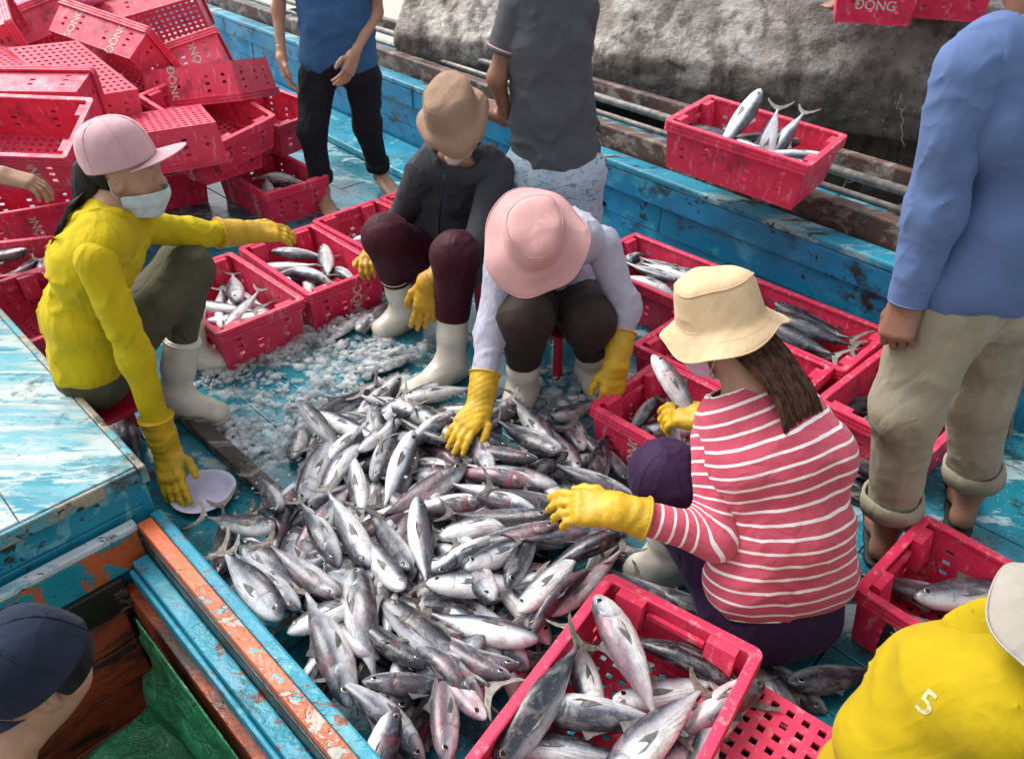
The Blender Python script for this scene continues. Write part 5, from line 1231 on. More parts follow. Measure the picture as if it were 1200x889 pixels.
# ------------------------------------------------------------------ the people
def hnd(J, s_, tip, pn, hint, curl, thumb):
    d = np.asarray(tip) - J['wr' + s_]; d = nrm(d); pn = nrm(np.asarray(pn, float) - d * (np.asarray(pn, float) @ d)); side = 1 if np.cross(d, pn) @ np.asarray(hint, float) > 0 else -1
    J['hand' + s_] = (d, pn, side, curl, thumb)
C4 = lambda c: (c, c * 1.05, c * 1.1, c * 1.15)
def roll_cuffs(root, J, org, mat, r=.064, hgt=.045):
    for end, dr in J['_pends']:
        mb = MB(); a = nrm(np.cross(dr, [.3, 1, .2])); b_ = np.cross(dr, a); pr = [(-hgt, 1.0), (-hgt, 1.13), (-hgt * .5, 1.17), (0, 1.13), (.003, 1.02)]; n_ = 28
        for s_, f in pr:
            for k in range(n_):
                t = 2 * math.pi * k / n_; w = 1 + .03 * math.sin(3 * t + s_ * 40) + .02 * math.sin(7 * t); mb.V.append(tuple(end + dr * (s_ + .005 * math.sin(2 * t)) + (a * math.cos(t) + b_ * math.sin(t)) * r * f * w - org))
        for i in range(len(pr) - 1):
            for k in range(n_): k2 = (k + 1) % n_; mb.F.append((i * n_ + k, i * n_ + k2, (i + 1) * n_ + k2, (i + 1) * n_ + k)); mb.M.append(0)
        o = link('rolled_cuff', mb.mesh('rolled_cuff', mat, True), J['_pants']); so_ = o.modifiers.new('solid', 'SOLIDIFY'); so_.thickness = .004
def hood(root, J, org, mat, back, up, w=.085, r=.034, dropd=.06):
    s = SDF(); nk = J['neck']; lat = nrm(np.cross(back, up)); up = nrm(up); back = nrm(back)
    pts = [nk + lat * w * math.cos(t) + back * (w * .95 * math.sin(t)) + up * (.012 - dropd * max(0, math.sin(t)) ** 2) for t in np.linspace(-.35, math.pi + .35, 13)]
    s.chain(pts, [r * (.62 + .38 * max(0, math.sin(t))) for t in np.linspace(-.35, math.pi + .35, 13)], .02); s.cone(nk + back * w * .9 - up * (dropd + .01), nk + back * w * .95 - up * (dropd + .07), r * 1.0, r * .5, .05)
    V, Q = s.mesh(.009, foldfn(.006, .05, 9, up)); return link('hood', fmesh('hood', V - org, Q, mat), J['_shirt'])
def crown_patch(T, mat, root, org, back=True):
    """short hair covering skull under the hat down to the nape"""
    V = []; Fc = []; nu, nv = 20, 9
    for i in range(nu + 1):
        a = R(-15 - 150 * i / nu) if back else 0; 
        for j in range(nv + 1):
            q = j / nv; z = .06 - .145 * q; k = math.sqrt(max(.12, 1 - ((z - .032) / .10) ** 2)); V.append(T(.083 * k * math.cos(a), -.008 + .103 * k * math.sin(a), z))
    for i in range(nu):
        for j in range(nv): Fc.append((i * (nv + 1) + j, (i + 1) * (nv + 1) + j, (i + 1) * (nv + 1) + j + 1, i * (nv + 1) + j + 1))
    return add_sheet('hair', V, Fc, mat, root, org, .008)
q_ = random.Random(5)
# --- woman in yellow
M_YEL = cloth('yellow_jersey', (.54, .41, .010), .2, .85, 260, .5); M_OLIVE = cloth('olive_cotton', (.085, .080, .050), .3)
M_PINKCAP = cloth('pink_cap_cotton', (.64, .40, .43), .12, .85, 400, .25, dirt=(.52, .33, .34))
hnd(J1, 'R', GP(206, 596, .025), (.1, .8, -.5), (1, 0, 0), (.10, .12, .14, .2), .2); hnd(J1, 'L', YP(358, 271, 2.72), (.1, .45, -.9), (0, 1, .2), C4(.22), .3)
J1['cuffR'] = .14; J1['cuffL'] = .13; J1['btR'] = .24; J1['btL'] = .24
J1['face'] = np.array([.95, .16, -.10]); J1['up'] = np.array([.04, .02, 1.0]); J1['hem'] = J1['pel'] + (J1['waist'] - J1['pel']) * .25
r1, o1, T1, A1 = figure(J1, 'woman in yellow top and pink cap squatting by the deck box', skin=M_SKIN, shirt=M_YEL, pants=M_OLIVE, glove=M_GLOVE, boots='RL', wid=.92, seed=2, arm_w=.93, legs='boot', h=.009, fold=.009)
ball_cap(r1, T1(0, -.012, .050), tilt_frame(A1, -16), M_PINKCAP, o1, .98, .092); mask(r1, T1, plain('white_mask_fabric', (.50, .60, .60), .8, .15, 50), o1, 1.0, -.020, .6); eyes(r1, T1, o1); crown_patch(T1, M_HAIRK, r1, o1)
hood(r1, J1, o1, M_YEL, np.array([-.9, -.25, 0]), np.array([.15, .05, 1]), .092, .036, .05)
hs_ = SDF(); hs_.chain([T1(0, -.085, .0), T1(.012, -.102, -.055), T1(.03, -.108, -.10)], [.052, .044, .028], .03)
V, Q = hs_.mesh(.006, foldfn(.004, .02, 41, (1, .4, .1), .02)); link('hair', fmesh('hair', V - o1, Q, M_HAIRK), r1)
paths = []
for i in range(150):
    a = q_.uniform(-1, 1); e = q_.random(); g_ = q_.uniform(-.012, .012)
    paths.append([T1(.045 * a + .02, -.10, -.04), T1(.055 * a + .035, -.130 - .015 * e, -.075), T1(.07 * a + .055 + g_, -.150 - .02 * e, -.105 - .015 * e), T1(.085 * a + .075 + 2 * g_, -.155 - .035 * e, -.135 - .03 * e)])
hair_strands(r1, None, paths, M_HAIRK, o1, .0026, 'hair_strands')
# --- woman in black jacket
M_BLACK = cloth('black_jacket', (.045, .047, .055), .35, .7, 200, .4); M_MAROON = cloth('maroon_leggings', (.050, .008, .017), .25, .6)
M_TANHAT = cloth('brown_hat_cotton', (.34, .225, .155), .15, .9, 400, .4, dirt=(.25, .16, .11))
hnd(J2, 'L', YP(494, 394, 2.47), (-.2, .9, -.2), (-1, 0, 0), C4(.18), .5); hnd(J2, 'R', YP(418, 322, 2.66), (.1, .3, -.9), (0, -1, 0), C4(.5), .4)
J2['cuffL'] = .13; J2['face'] = np.array([-.34, -.78, -.50]); J2['up'] = np.array([-.05, -.42, .9]); J2['btR'] = .22; J2['btL'] = .25; J2['hem'] = J2['pel'] + (J2['waist'] - J2['pel']) * .2
r2, o2, T2, A2 = figure(J2, 'woman in black jacket, brown bucket hat and maroon leggings sitting behind crates', skin=M_SKIN, shirt=M_BLACK, pants=M_MAROON, glove=M_GLOVED, boots='RL', wid=1.0, seed=4, legs='boot', loose=.008, fold=.009, leg_w=1.25)
bucket_hat(r2, T2(0, -.010, .030), tilt_frame(A2, 4), M_TANHAT, o2, .98, .034, .05, 1); eyes(r2, T2, o2); crown_patch(T2, M_HAIRK, r2, o2)
hood(r2, J2, o2, M_BLACK, np.array([.3, .9, 0]), np.array([0, -.1, 1]), .09, .034, .05)
mb = MB(); ps = [J2['neck'] * (1 - t) + J2['waist'] * t + nrm([-.3, -1, 0]) * (.125 + .03 * math.sin(t * 3)) for t in np.linspace(.12, 1.0, 12)]
mb.tube([p - o2 for p in ps], .0035, 6); link('zip', mb.mesh('zip', plain('zip_dark', (.015, .015, .017), .35), True), J2['_shirt'])
s = SDF(); s.chain([J2['neck'] + nrm([-.4, -1, 0]) * .045 + [0, 0, .0], J2['neck'] + nrm([.5, -.9, 0]) * .05 + [0, 0, .03], J2['neck'] + nrm([1, .3, 0]) * .05 + [0, 0, .06]], [.028, .026, .022], .02); s.cone(J2['neck'] + nrm([-1, -.4, 0]) * .045 + [0, 0, .02], J2['neck'] + nrm([-.4, -1, 0]) * .05, .022, .028, .02)
V, Q = s.mesh(.008, foldfn(.005, .03, 5)); link('scarf', fmesh('scarf', V - o2, Q, cloth('pale_pink_scarf', (.62, .45, .42), .2)), r2)
# --- woman with wide pink hat
M_LAV = cloth('pale_lavender_top', (.44, .44, .53), .12, .85, 300, .45); M_BRN = cloth('dark_brown_leggings', (.032, .020, .018), .3, .6); M_PINKHAT = cloth('pink_sun_hat', (.66, .37, .36), .1, .9, 500, .22, dirt=(.56, .32, .31))
hnd(J3, 'R', GP(502, 552, .205), (-.15, .1, -1), (.5, -1, -.2), (.22, .22, .25, .3), .35); hnd(J3, 'L', YP(712, 490, 2.12), (-.3, .8, -.3), (-1, 0, 0), C4(.22), .5)
J3['cuffR'] = .12; J3['cuffL'] = .12; J3['face'] = np.array([-.06, -.80, -.62]); J3['up'] = np.array([.0, -.62, .78]); J3['btR'] = .24; J3['btL'] = .22; J3['hem'] = J3['pel'] + (J3['waist'] - J3['pel']) * .3
r3, o3, T3, A3 = figure(J3, 'woman in pale lavender top and wide pink hat bending over the fish', skin=M_SKIN, shirt=M_LAV, pants=M_BRN, glove=M_GLOVE, boots='RL', wid=.95, seed=6, legs='boot', fold=.009, leg_w=1.28)
bucket_hat(r3, T3(0, -.004, .040), tilt_frame(A3, 6), M_PINKHAT, o3, 1.0, .066, .040, 3, top=.105); crown_patch(T3, M_HAIRK, r3, o3); eyes(r3, T3, o3)
# --- woman in striped top
M_STR = stripemat(); M_PUR = cloth('purple_trousers', (.030, .012, .045), .4, .65, 200, .6); M_CREAMHAT = cloth('cream_hat_cotton', (.66, .49, .30), .14, .9, 400, .35, dirt=(.48, .32, .19))
hnd(J4, 'L', YP(622, 588, 1.36), (-.1, .35, -1), (0, 1, .3), (.30, .35, .42, .5), .5); hnd(J4, 'R', YP(760, 478, 1.80), (-.2, .3, -.9), (-.2, .9, .4), (.35, .5, .6, .6), .5)
J4['cuffL'] = .075; J4['cuffR'] = .12; J4['face'] = np.array([-.72, .58, -.32]); J4['up'] = np.array([-.25, .15, 1.0]); J4['btL'] = .20; J4['btR'] = .2; J4['hem'] = J4['pel'] + (J4['waist'] - J4['pel']) * .50
r4, o4, T4, A4 = figure(J4, 'woman in red and white striped top and cream bucket hat seen from behind', skin=M_SKIN, shirt=M_STR, pants=M_PUR, glove=M_GLOVE, boots='LR', wid=1.12, seed=8, legs='boot', stripes=True, fold=.006, arm_w=.95, leg_w=1.25)
bucket_hat(r4, T4(0, -.012, .034), tilt_frame(A4, 1), M_CREAMHAT, o4, .95, .046, .036, 5, top=.122); mask(r4, T4, cloth('pink_floral_mask', (.60, .38, .47), .35, .9, 60, .2), o4); eyes(r4, T4, o4); crown_patch(T4, M_HAIRB, r4, o4)
paths = []; bk = nrm(np.array([.62, -.72, 0])); latb = np.array([.72, .62, 0])
for i in range(420):
    a = q_.uniform(-1, 1); P0 = T4(.075 * a + .01, -.092 + .03 * abs(a), q_.uniform(-.03, .01)); e = q_.random(); top_ = J4['neck']; 
    p2 = top_ + bk * (.085 + .02 * q_.random()) + latb * (.070 * a + .015) + np.array([0, 0, .035])
    p3 = top_ + bk * (.135 + .014 * q_.random()) + latb * (.075 * a + .035 + q_.uniform(-.018, .018)) + np.array([0, 0, -.065])
    p4 = top_ + bk * (.150 + .035 * q_.random()) + latb * (.078 * a + .045 + q_.uniform(-.035, .035)) + np.array([0, 0, -.13 - .17 * e ** 1.5])
    mid = (P0 + p2) / 2 + bk * .018; paths.append([P0, mid, p2, (p2 + p3) / 2 + bk * .008, p3, p4])
hair_strands(r4, None, paths, M_HAIRB, o4, .0032)
mb = MB(); ps = [T4(.098 * math.cos(t), -.012 + .116 * math.sin(t), .0) - o4 for t in np.linspace(2.3, 2.9, 5)]
# --- person in yellow at the right edge, back towards us
M_YEL2 = cloth('bright_yellow_jersey', (.41, .295, .006), .16, .85, 260, .2); M_GREYHAT = cloth('grey_hat_cotton', (.34, .31, .27), .2, .9, 300, .3, dirt=(.22, .2, .17))
J5['hem'] = J5['pel']; J5['face'] = np.array([.85, .5, -.15]); J5['up'] = np.array([.1, .0, 1.0]); J5['hipL'] = J5['pel'] + [-.06, .06, -.03]; J5['hipR'] = J5['pel'] + [.08, -.06, -.03]
J5['knL'] = J5['pel'] + [.42, .18, .02]; J5['knR'] = J5['pel'] + [.45, -.02, .02]; J5['anL'] = J5['knL'] + [-.05, .05, -.30]; J5['anR'] = J5['knR'] + [-.02, .06, -.30]; J5['toeL'] = J5['anL'] * [1, 1, 0] + [.15, .12, 0]; J5['toeR'] = J5['anR'] * [1, 1, 0] + [.16, .1, 0]
J5['anL'][2] = J5['anR'][2] = .09
r5, o5, T5, A5 = figure(J5, 'person in bright yellow top and grey hat at the bottom right corner', skin=M_SKIN, shirt=M_YEL2, pants=M_OLIVE, boots='LR', wid=1.0, seed=12, legs='boot', fold=.005, loose=.004)
bucket_hat(r5, T5(0, -.01, .03), A5, M_GREYHAT, o5, 1.05, .05, .05, 9)
hs_ = SDF(); bk5 = nrm(np.array([-.62, -.45, .45])); hs_.ell(J5['neck'] * .72 + J5['chest'] * .28 + bk5 * .085, np.stack([nrm(np.cross(bk5, [0, 0, 1])), nrm(np.cross(np.cross(bk5, [0, 0, 1]), bk5)), bk5]), np.array([.125, .115, .040]), .03)
V, Q = hs_.mesh(.008, foldfn(.006, .06, 43, (1, .3, .2))); link('hood', fmesh('hood', V - o5, Q, M_YEL2), J5['_shirt'])
#hood(r5, J5, o5, M_YEL2, np.array([-.75, -.5, .1]), np.array([.35, .0, .9]), .080, .026, .03)
# --- man with navy cap in the hold
M_NAVY = cloth('navy_cap_cotton', (.020, .028, .050), .35, .95, 300, .45); M_DKSH = cloth('dark_shirt', (.02, .02, .022), .3)
J6['face'] = np.array([-.84, -.42, -.34]); J6['up'] = np.array([-.22, -.12, 1.0])
r6, o6, T6, A6 = figure(J6, 'man in navy blue cap standing in the open hold', skin=M_SKIN, shirt=M_DKSH, pants=M_DKSH, seed=14, legs='long', feet='LR', bare_hands=None)
ball_cap(r6, T6(0, -.004, .036), tilt_frame(A6, 6), M_NAVY, o6, 1.04, .07); eyes(r6, T6, o6); crown_patch(T6, M_HAIRK, r6, o6)
# --- barefoot man in blue shirt at the back
M_BLUESH = cloth('steel_blue_shirt', (.045, .125, .27), .25, .85, 250, .35); M_BLKTR = cloth('black_trousers', (.012, .014, .018), .35, .75, 200, .5)
hnd(J7, 'R', YP(340, 110, 4.24), (.9, .2, 0), (.2, -1, 0), C4(.25), .4); hnd(J7, 'L', YP(402, 102, 4.10), (-.8, .5, 0), (-.3, -1, 0), C4(.3), .4); J7['hem'] = J7['pel'] + [0, 0, .02]
J7['face'] = np.array([.1, -1, -.3]); J7['up'] = np.array([0, 0, 1.0])
r7, o7, T7, A7 = figure(J7, 'barefoot man in blue shirt and black trousers standing behind the crates', skin=M_SKIN, shirt=M_BLUESH, pants=M_BLKTR, sleeves='short', legs='long', feet='LR', bare_hands='LR', seed=16, fold=.012, loose=.004, leg_w=1.12, h=.012, wid=1.0, straight=True)
roll_cuffs(r7, J7, o7, M_BLKTR, .062, .05); crown_patch(T7, M_HAIRK, r7, o7)
# --- man in grey polo
M_GREYP = cloth('charcoal_polo', (.085, .092, .105), .18, .85, 350, .3)
def shortsmat():
    n = NT('pale_printed_cotton'); c = n.coord('Object'); cc = n.ramp(n.noise(c, 7, 4), [(.3, (.33, .46, .56)), (.7, (.50, .60, .66))])
    cc = n.mix(n.ramp(n.noise(n.coord('Object', (1, 1, 2.5)), 28, 5, .7, 1.5), [(.54, 0.0), (.59, .85)]), cc, (.07, .16, .30)); n.bump(n.noise(n.coord('Object', (1, 1, .2)), 14, 3), .5, .03); return n.fin(cc, .85)
M_SHORT = shortsmat()
hnd(J8, 'L', J8['wrL'] + np.array([-.09, .02, .03]), (0, .3, -1), (0, 0, 1), (.15, .1, .2, .25), .2); J8['hem'] = J8['pel'] + [0, 0, .05]; J8['face'] = np.array([.25, 1, -.1]); J8['up'] = np.array([0, 0, 1.0])
hnd(J8, 'R', J8['wrR'] + np.array([0, .05, -.12]), (-1, 0, 0), (0, 1, 0), C4(.3), .4)
r8, o8, T8, A8 = figure(J8, 'man in charcoal polo shirt and pale printed shorts standing with his back turned', skin=M_SKIND, shirt=M_GREYP, pants=M_SHORT, sleeves='short', legs='knee', feet='LR', bare_hands='LR', seed=18, fold=.011, loose=.0, leg_w=1.32, h=.010, wid=.66, straight=True)
crown_patch(T8, M_HAIRK, r8, o8)
for s_ in 'LR':
    end = J8['sh' + s_] + (J8['el' + s_] - J8['sh' + s_]) * .62; dr = nrm(J8['el' + s_] - J8['sh' + s_]); a = nrm(np.cross(dr, [.3, 1, .2])); b_ = np.cross(dr, a)
    for kk, (ofs, mt) in enumerate(((-.004, M_GREYP), (-.012, plain('pale_sleeve_band', (.5, .3, .28), .8)))):
        mb = MB(); mb.tube([end + dr * ofs + (a * math.cos(t) + b_ * math.sin(t)) * .0645 - o8 for t in np.linspace(0, 2 * math.pi, 29)], .0045 - .001 * kk, 6, 0, False); link('sleeve_band', mb.mesh('sleeve_band', mt, True), J8['_shirt'])
# --- man in blue long sleeves at the right
M_BLU2 = cloth('periwinkle_blue_jersey', (.105, .165, .33), .14, .85, 450, .22); M_KHAKI = cloth('khaki_canvas', (.31, .28, .205), .2, .9, 300, .45, dirt=(.16, .14, .10))
hnd(J9, 'L', YP(1040, 420, 1.60), (.75, .6, 0), (-.3, .9, 0), (.75, .8, .85, .9), .8); J9['face'] = np.array([.3, 1, -.2]); J9['up'] = np.array([0, 0, 1.0]); J9['hem'] = J9['pel'] + (J9['waist'] - J9['pel']) * .28
hnd(J9, 'R', J9['wrR'] + np.array([0, .05, -.15]), (-1, 0, 0), (0, 1, 0), C4(.4), .4)
r9, o9, T9, A9 = figure(J9, 'man in blue long sleeved shirt and rolled khaki trousers standing at right', skin=M_SKIND, shirt=M_BLU2, pants=M_KHAKI, sleeves='long', legs='long', feet='LR', bare_hands='LR', seed=22, fold=.008, loose=.008, leg_w=1.2, h=.009, wid=1.05, arm_w=1.02)
roll_cuffs(r9, J9, o9, M_KHAKI, .072, .06); crown_patch(T9, M_HAIRK, r9, o9)
for s_ in 'LR':
    an, toe = J9['an' + s_], J9['toe' + s_]; fd = (toe - an) * [1, 1, 0]; fl = np.linalg.norm(fd); fd = fd / fl; P0 = an * [1, 1, 0]; s = SDF()
    s.chain([P0 - fd * .04 + [0, 0, .012], P0 + fd * .05 + [0, 0, .012], P0 + fd * (fl - .03) + [0, 0, .012]], [.042, .040, .048], .02)
    V, Q = s.mesh(.008, None, [(np.array([0, 0, .001]), (0, 0, -1)), (np.array([0, 0, .020]), (0, 0, 1))], 0); o = link('sandal', fmesh('sandal', V - o9, Q, plain('black_rubber_sandal', (.012, .012, .012), .6)), r9)
# --- person on the quay and person beyond the left edge
M_SH11 = cloth('grey_shorts', (.1, .1, .11), .2); M_TS11 = cloth('brown_shirt', (.16, .10, .07), .2)
J11['face'] = np.array([-.4, -1, -.3]); J11['up'] = np.array([0, 0, 1.0]); hnd(J11, 'R', J11['wrR'] + np.array([0, -.03, -.12]), (1, 0, 0), (0, -1, 0), C4(.3), .4); hnd(J11, 'L', J11['wrL'] + np.array([0, -.03, -.12]), (-1, 0, 0), (0, -1, 0), C4(.3), .4)
r11, o11, T11, A11 = figure(J11, 'person on the quay edge, only bare feet in view beside red crate', skin=M_SKIND, shirt=M_TS11, pants=M_SH11, sleeves='short', legs='knee', feet='LR', bare_hands='LR', seed=24, h=.014, leg_w=1.2)
crown_patch(T11, M_HAIRK, r11, o11)
hnd(J10, 'R', J10['wrR'] + np.array([.12, .03, -.05]), (0, .1, -1), (0, 1, 0), C4(.35), .4); J10['face'] = np.array([1, -.1, -.3]); J10['up'] = np.array([0, 0, 1.0])
r10, o10, T10, A10 = figure(J10, 'person beyond the left edge, only one bare hand in view over a red crate', skin=M_SKIN, shirt=M_TS11, pants=M_SH11, sleeves='short', legs='boot', boots='LR', bare_hands='R', seed=26, h=.014)
crown_patch(T10, M_HAIRK, r10, o10)
# ------------------------------------------------------------------ ice
def icemat():
    n = NT('crushed_ice'); c = n.coord('Object'); cc = n.ramp(n.noise(c, 25, 4), [(.3, (.80, .86, .88)), (.7, (.95, .97, .98))])
    n.bump(n.noise(c, 80, 4), .3, .005); return n.fin(cc, n.ramp(n.noise(c, 14, 3), [(.35, .02), (.65, .10)]), IOR=1.31, Alpha=n.ramp(n.noise(c, 9, 3), [(.36, .05), (.64, .50)]))
M_ICE = icemat()
bm = bmesh.new(); bmesh.ops.create_icosphere(bm, subdivisions=1, radius=1); icoV = np.array([v.co[:] for v in bm.verts]); icoF = np.array([[v.index for v in f.verts] for f in bm.faces]); bm.free()
def ice_field(poly, n_, smin, smax, seed, zf=None):
    g = np.random.default_rng(seed); P = [GP(*q)[:2] for q in poly]; P = np.array(P); lo, hi = P.min(0), P.max(0); V = []; Fc = []; k = 0; tries = 0
    def ins(x, y):
        r = False
        for i in range(len(P)):
            a, b = P[i], P[(i + 1) % len(P)]
            if (a[1] > y) != (b[1] > y) and x < (b[0] - a[0]) * (y - a[1]) / (b[1] - a[1]) + a[0]: r = not r
        return r
    while k < n_ and tries < n_ * 20:
        tries += 1; x, y = g.uniform(lo, hi)
        if not ins(x, y): continue
        if vnoise(np.array(x * 7.0), np.array(y * 7.0), 5) + g.random() * .5 < .55: continue
        s = smin + (smax - smin) * g.random() ** 2.2;  v = icoV * (1 + .35 * g.normal(size=(len(icoV), 1)).clip(-1, 1)) * g.uniform([.7, .5, .3], [1.5, 1.2, .8]) * s
        a = g.uniform(0, 6.28); ca, sa = math.cos(a), math.sin(a); v = v @ np.array([[ca, -sa, 0], [sa, ca, 0], [0, 0, 1]])
        h0 = hget(x, y, .02) if -1.4 < x < 1.5 and .4 < y < 3.3 else 0
        z = -v[:, 2].min() * .55 + (h0 * .8 if h0 > 0 else 0) + (g.random() ** 4) * .02
        V.append(v + [x, y, z]); Fc.append(icoF + len(icoV) * k); k += 1
    return np.concatenate(V), np.concatenate(Fc)
i1 = ice_field([(215, 455), (290, 410), (360, 385), (400, 360), (450, 385), (480, 430), (470, 480), (380, 500), (345, 540), (290, 560), (240, 500)], 2600, .004, .023, 1)
i2 = ice_field([(590, 470), (640, 430), (700, 440), (710, 480), (650, 500), (600, 500)], 160, .008, .03, 2)
i3 = ice_field([(450, 430), (500, 400), (520, 440), (480, 480), (440, 470)], 150, .006, .024, 3)
i4 = ice_field([(230, 600), (300, 560), (460, 480), (560, 480), (640, 560), (450, 620), (270, 660)], 130, .005, .012, 4)
V = []; Fc = []; b = 0
for v, f in (i1, i2, i3, i4): V.append(v); Fc.append(f + b); b += len(v)
tag(link('crushed_ice', mesh('crushed_ice', np.concatenate(V), np.concatenate(Fc), M_ICE, True)), 'crushed ice scattered over the wet blue deck', 'ice', kind='stuff')
# single large shards
for (px, py, s, sq, lab) in ((395, 372, .05, .35, 'flat ice shard by the front corner of the red crate'), (470, 462, .085, .35, 'large clear ice slab in front of the tall white boot'), (352, 402, .04, .6, 'ice chunk beside the crate nearest the olive knees'), (690, 445, .055, .6, 'ice chunk between the boots under the pink hat'), (645, 468, .045, .5, 'ice chunk behind the boot under the pink hat'), (445, 352, .035, .7, 'small ice chunk next to the far white boot'), (80, 640, .045, 1.0, 'pointed ice piece on the coaming by the navy cap')):
    g = np.random.default_rng(int(px)); z0 = .0 if px > 100 else .10
    P = GP(px, py, z0); v = icoV * (1 + .22 * g.normal(size=(len(icoV), 1)).clip(-1, 1)) * [1, .8, sq] * s; v[:, 2] -= v[:, 2].min()
    tag(link('ice_shard', mesh('ice_shard', v, icoF, M_ICE, False), loc=P), lab, 'ice shard', 'larger pieces of ice')
# ------------------------------------------------------------------ small things
# plastic plate on the deck
P = GP(240, 581, .004); mb = MB(); prof_ = [(.0, .010), (.055, .010), (.066, .013), (.080, .022), (.092, .026), (.0935, .024), (.090, .021), (.078, .015), (.066, .003), (.0, .002)]; n_ = 40
for r_, z_ in prof_:
    for k in range(n_): mb.V.append((r_ * math.cos(2 * math.pi * k / n_), r_ * math.sin(2 * math.pi * k / n_), z_))
for i in range(len(prof_) - 1):
    for k in range(n_): k2 = (k + 1) % n_; mb.F.append((i * n_ + k, i * n_ + k2, (i + 1) * n_ + k2, (i + 1) * n_ + k)); mb.M.append(0)
o = mb.obj('plate', plain('lavender_plastic', (.52, .50, .66), .3, .08, 12), None, True); o.location = tuple(P); o.scale = (1.12, 1.12, 1.0); tag(o, 'pale lavender plastic plate on deck under the yellow glove', 'plate')
# low plastic stools under the squatting women
M_STOOL = plain('red_stool_plastic', (.45, .012, .03), .35, .2, 20)
def stool(P, top, lab, w=.24):
    r = tag(empty('stool', (P[0], P[1], 0), R(-40)), lab, 'stool'); m = MB(); m.box(-w / 2, w / 2, -w / 2, w / 2, top - .02, top); m.obj('seat', M_STOOL, r, bevel=.01)
    for a in (-1, 1):
        for b in (-1, 1):
            m = MB(); m.box(a * w * .40 - .014, a * w * .40 + .014, b * w * .40 - .014, b * w * .40 + .014, .0, top - .021, 0, lambda x, y, z: (x * (1.12 - .12 * z / top), y * (1.12 - .12 * z / top), z)); m.obj('leg', M_STOOL, r, bevel=.004)
stool(J1['pel'] + [.02, -.05, 0], J1['pel'][2] - .10, 'low red stool under the woman in yellow'); stool(J2['pel'], J2['pel'][2] - .10, 'low red stool under the woman in black jacket'); stool(J3['pel'], J3['pel'][2] - .10, 'low red stool under the woman with pink hat')
# pink plastic bag on the crate pile
def bagmat():
    n = NT('pink_thin_plastic'); c = n.coord('Object'); n.bump(n.noise(c, 18, 6, .6, 1), .7, .03); return n.fin((.80, .20, .42), .25, Transmission_Weight=.25)
s = SDF(); P = YP(70, 8, 5.15)
for i in range(9): s.ell(P + np.array([q_.uniform(-.22, .22), q_.uniform(-.1, .1), q_.uniform(-.04, .06)]), np.eye(3), np.array([q_.uniform(.06, .12), .07, q_.uniform(.03, .07)]), .03)
V, Q = s.mesh(.014, foldfn(.014, .06, 31, (1, .3, .4), .05)); tag(link('plastic_bag', fmesh('plastic_bag', V - P, Q, bagmat()), loc=P), 'crumpled pink plastic bag on top of the crate pile', 'bag')
# ropes
M_ROPE = plain('grey_rope', (.22, .20, .17), .9, .35, 80, .6)
def rope(pts, r, lab, name='rope'):
    P = [np.asarray(p, float) for p in pts]; out = []
    for i in range(len(P) - 1):
        p0, p1, p2, p3 = P[max(0, i - 1)], P[i], P[i + 1], P[min(len(P) - 1, i + 2)]
        for t in np.linspace(0, 1, 8, endpoint=False): out.append(.5 * ((2 * p1) + (p2 - p0) * t + (2 * p0 - 5 * p1 + 4 * p2 - p3) * t * t + (3 * p1 - p0 - 3 * p2 + p3) * t ** 3))
    out.append(P[-1]); m = MB(); m.tube(out, r, 7); return tag(m.obj(name, M_ROPE, None, True), lab, 'rope')
def wallpt(px, py, n_=.0):     # point on the bulwark inner face seen at a pixel
    r = ray(px, py); a = GB(0, n_); t_ = GB(1, n_) - GB(0, n_); nn = np.array([-t_[1], t_[0], 0]); k = ((a - np.array([0, 0, CH])) @ nn) / (r @ nn); return np.array([0, 0, CH]) + k * r
rope([wallpt(1206, 425, -.04), wallpt(1196, 455, -.035), wallpt(1186, 490, -.03), wallpt(1183, 525, -.03), wallpt(1190, 545, -.04), wallpt(1206, 548, -.05)], .007, 'thin grey rope hanging on the bulwark at the right edge')
m = MB(); P = wallpt(697, 232, -.02)
m.tube([P + [0, 0, .03], P, P + [.05, -.01, -.03]], [.012, .010, .012], 7)
for i in range(14):
    e = P + np.array([.05, -.01, -.03]); d = np.array([.06, -.02, -.03]) + np.array([q_.uniform(-.02, .03) for _ in range(3)]); m.tube([e, e + d * .5, e + d + [0, 0, -.015]], .003, 5)
tag(m.obj('rope_tuft', plain('black_rope', (.02, .02, .02), .8), None, True), 'frayed black rope end tied at the bulwark beside printed shorts', 'rope')
M_THREAD = plain('white_twine', (.6, .58, .52), .8, .1)
for (px, py, sd_) in ((1056, 110, 2), (1000, 190, 3)):
    g = np.random.default_rng(sd_); r = ray(px, py); k = ((QA + qn * -.03 - np.array([0, 0, CH])) @ qn) / (r @ qn); P = np.array([0, 0, CH]) + k * r; pts = [P]
    for i in range(12): pts.append(pts[-1] + qt * g.normal() * .02 + np.array([0, 0, -.018 + .014 * g.normal()]) - qn * .002)
    m = MB(); m.tube(pts, .0011, 5); tag(m.obj('twine', M_THREAD, None, True), ['tangled white twine low on the quay wall by blue sleeve', 'short white twine high on the quay wall by blue sleeve', 'faint white twine on quay wall right of the flying crate', 'white twine scrap on the quay wall nearest the blue shoulder'][sd_ - 1], 'twine')
# a fish held in the glove of the striped woman
put_fish(YP(796, 462, 1.80), R(125), .30, 1, R(10), R(35), .05, .5, info=dict(label='pale fish being tossed from the yellow glove beside the cream hat'))
# print on the yellow back: a worn pale figure
mk_ = text_mesh('5', .062, plain('pale_print', (.58, .52, .28), .9, .3, 90)); 
P = YP(1086, 828, .70); o = link('shirt_print', mk_, J5['_shirt'])
nv = nrm(np.array([0, 0, CH]) - P)
